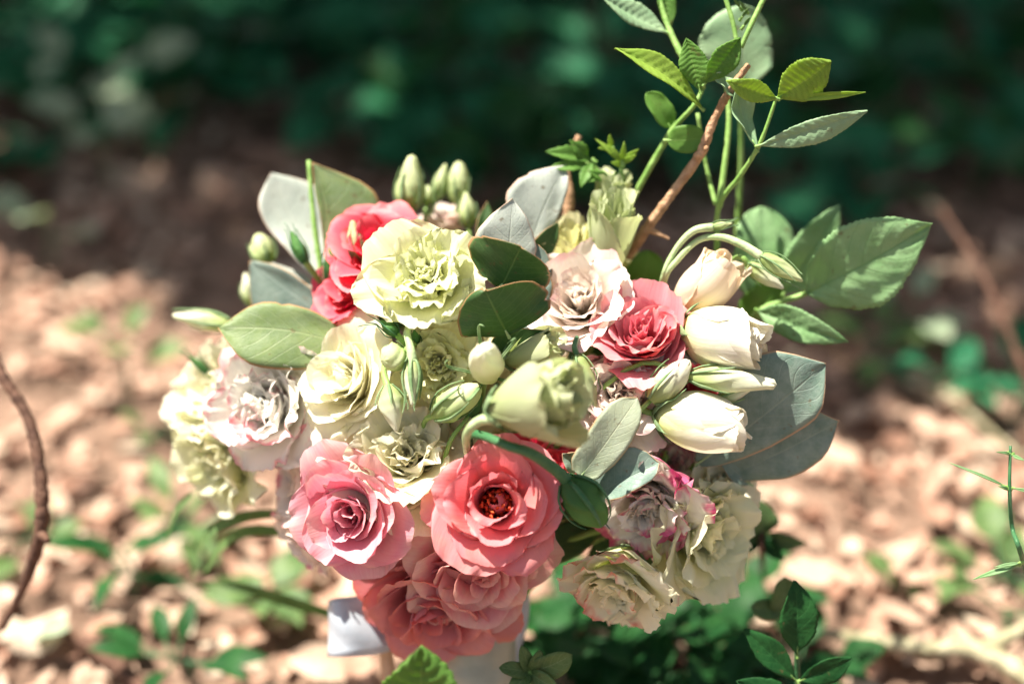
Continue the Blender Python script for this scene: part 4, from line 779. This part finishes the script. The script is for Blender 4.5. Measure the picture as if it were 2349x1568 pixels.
a5 = sprig('tiny fresh green shoot tips above the yellow green bloom', [(1440, 560, .06), (1428, 440, .04), (1425, 370, .035)], .0013, 'stem', 'leafy_shoot', GR)
for k, (b, t) in enumerate((((1425, 375), (1395, 330)), ((1425, 372), (1365, 318)), ((1426, 370), (1432, 325)), ((1428, 368), (1465, 342)), ((1428, 372), (1460, 355)), ((1400, 340), (1398, 308)), ((1424, 380), (1402, 372)), ((1400, 340), (1372, 340)))):
    leafp(a5, 'ash', (*b, .034), (*t, .03), 7, 7, .3, 'lance', nu=10, ns=5, bend=.06, fold=.3, seed=70+k)
a6 = sprig('bramble like shoot with broad toothed leaves at the right', [(1560, 900, .07), (1680, 780, .055), (1745, 712, .045), (1830, 680, .04), (1870, 665, .04)], .0017, 'stem', 'leafy_shoot', GR)
leafp(a6, 'rubus', (1850, 672, .035), (2138, 512, .022), 112, 100, .25, 'ov', bend=.06, fold=.15, seed=80, quilt=.04, nv=8, serr=.05, teeth=24, fine=True, ns=15, wave=.06)
leafp(a6, 'rubus', (1800, 670, .055), (1925, 470, .05), 62, 60, .3, 'ov', bend=.04, fold=.15, seed=81, quilt=.06, serr=.05, teeth=20, fine=True)
leafp(a6, 'rubus', (1745, 690, .06), (1745, 474, .06), 78, 82, .3, 'round', bend=.05, fold=.1, seed=82, quilt=.05)
leafp(a6, 'rubus', (1740, 712, .04), (1946, 784, .03), 42, 34, .3, 'ov', bend=.10, fold=.3, seed=83, quilt=.08, serr=.05, teeth=16, fine=True)
leafp(a6, 'ash_dark', (1470, 660, .055), (1490, 575, .05), 46, 44, .3, 'round', bend=.06, fold=.1, seed=84)
leafp(a6, 'ash_dark', (1700, 720, .06), (1800, 640, .06), 40, 40, .3, 'round', bend=.06, fold=.1, seed=85)

# ------------------------------------------------------------------ plants in front
f1 = thing('nettle_plant', 'toothed green leaf rising in front of the handle at the lower edge', 'plant', P(970, 1800, .03))
tube('stem', [P(975, 1800, .03), P(972, 1700, .0), P(970, 1590, -.03)], .0012, MT['stem'], f1, org=f1.location)
leafp(f1, 'ash_dark', (965, 1640, -.03), (966, 1480, -.045), 104, 100, .1, 'ov', bend=.05, fold=.12, seed=90, quilt=.08, nv=7, serr=.10, teeth=11, fine=True, ns=17)
leafp(f1, 'rubus', (972, 1680, -.02), (850, 1620, -.03), 40, 40, .3, 'ov', seed=91, serr=.1)
f2 = thing('herb_plant', 'blurred light green herb right of the handle', 'plant', P(1215, 1700, .03))
tube('stem', [P(1215, 1700, .03), P(1215, 1530, .02)], .0012, MT['stem'], f2, org=f2.location)
for k, (t, wd) in enumerate((((1312, 1500), 32), ((1145, 1530), 18), ((1195, 1480), 16), ((1280, 1580), 22), ((1240, 1490), 14), ((1170, 1590), 20))):
    leafp(f2, 'weed', (1215, 1540, .018), (*t, .01), wd, wd, .3, 'round', nu=14, ns=7, seed=95+k, bend=.08)
f3 = thing('dark_shoot', 'dark green pointed leaves standing at the lower right', 'plant', P(1830, 1750, .03))
tube('stem', [P(1830, 1750, .03), P(1830, 1620, .03), P(1828, 1480, .02)], .0013, MT['stem_dark'], f3, org=f3.location)
for k, (b, t, wl, wr) in enumerate((((1828, 1500), (1824, 1330), 40, 42), ((1826, 1560), (1705, 1440), 26, 28), ((1834, 1560), (1955, 1508), 26, 28), ((1828, 1640), (1690, 1560), 40, 40), ((1834, 1640), (1950, 1640), 36, 36))):
    leafp(f3, 'under2', (*b, .02), (*t, .015), wl*1.2, wr*1.2, .2, 'ash', seed=110+k, bend=.04, quilt=.05, nv=8, nu=50, serr=.05, teeth=14)
f4 = thing('seedling', 'small green seedling standing right of the cream blooms', 'plant', G(1750, 1330))
tube('stem', [G(1750, 1330), P(1748, 1270, .09), P(1745, 1215, .085)], .0014, MT['bark_dark'], f4, org=f4.location)
for k, (t, wd, m) in enumerate((((1735, 1140), 40, 'weed'), ((1672, 1272), 20, 'under2'), ((1850, 1245), 22, 'weed'), ((1655, 1215), 26, 'weed'), ((1800, 1285), 18, 'under2'))):
    leafp(f4, m, (1745, 1232, .085), (*t, .08), wd, wd, .3, 'ov', nu=14, ns=7, seed=120+k, bend=.06)
f6 = thing('seedling', 'rounded dark leaf pair above the pointed leaves at the lower right', 'plant', G(1800, 1500))
tube('stem', [G(1800, 1500), P(1795, 1410, .06)], .0011, MT['stem_dark'], f6, org=f6.location)
for k, (t, wd) in enumerate((((1800, 1322), 34), ((1722, 1390), 24))):
    leafp(f6, 'weed', (1795, 1405, .06), (*t, .055), wd, wd, .3, 'round', nu=14, ns=7, seed=130+k)
f5 = thing('thin_sprig', 'thin upright sprig with narrow leaves at the right edge', 'plant', G(2400, 1500), None)
tube('stem', [G(2400, 1500), P(2348, 1290, .01), P(2322, 1210, .005), P(2316, 1120, .0), P(2318, 1022, .0)], [.0014, .0011, .0009, .0006], MT['stem_dark'], f5, org=f5.location)
for k, (b, t, wd) in enumerate((((2312, 1118), (2174, 1060), 4), ((2320, 1118), (2400, 1130), 4), ((2318, 1040), (2286, 1036), 3), ((2320, 1042), (2352, 1056), 4), ((2334, 1294), (2232, 1328), 7), ((2340, 1290), (2280, 1300), 4), ((2345, 1290), (2400, 1250), 6), ((2312, 1122), (2290, 1114), 4))):
    leafp(f5, 'rubus', (*b, .0), (*t, -.004), wd, wd, .3, 'lance', nu=14, ns=5, seed=140+k, bend=.05, fold=.4)
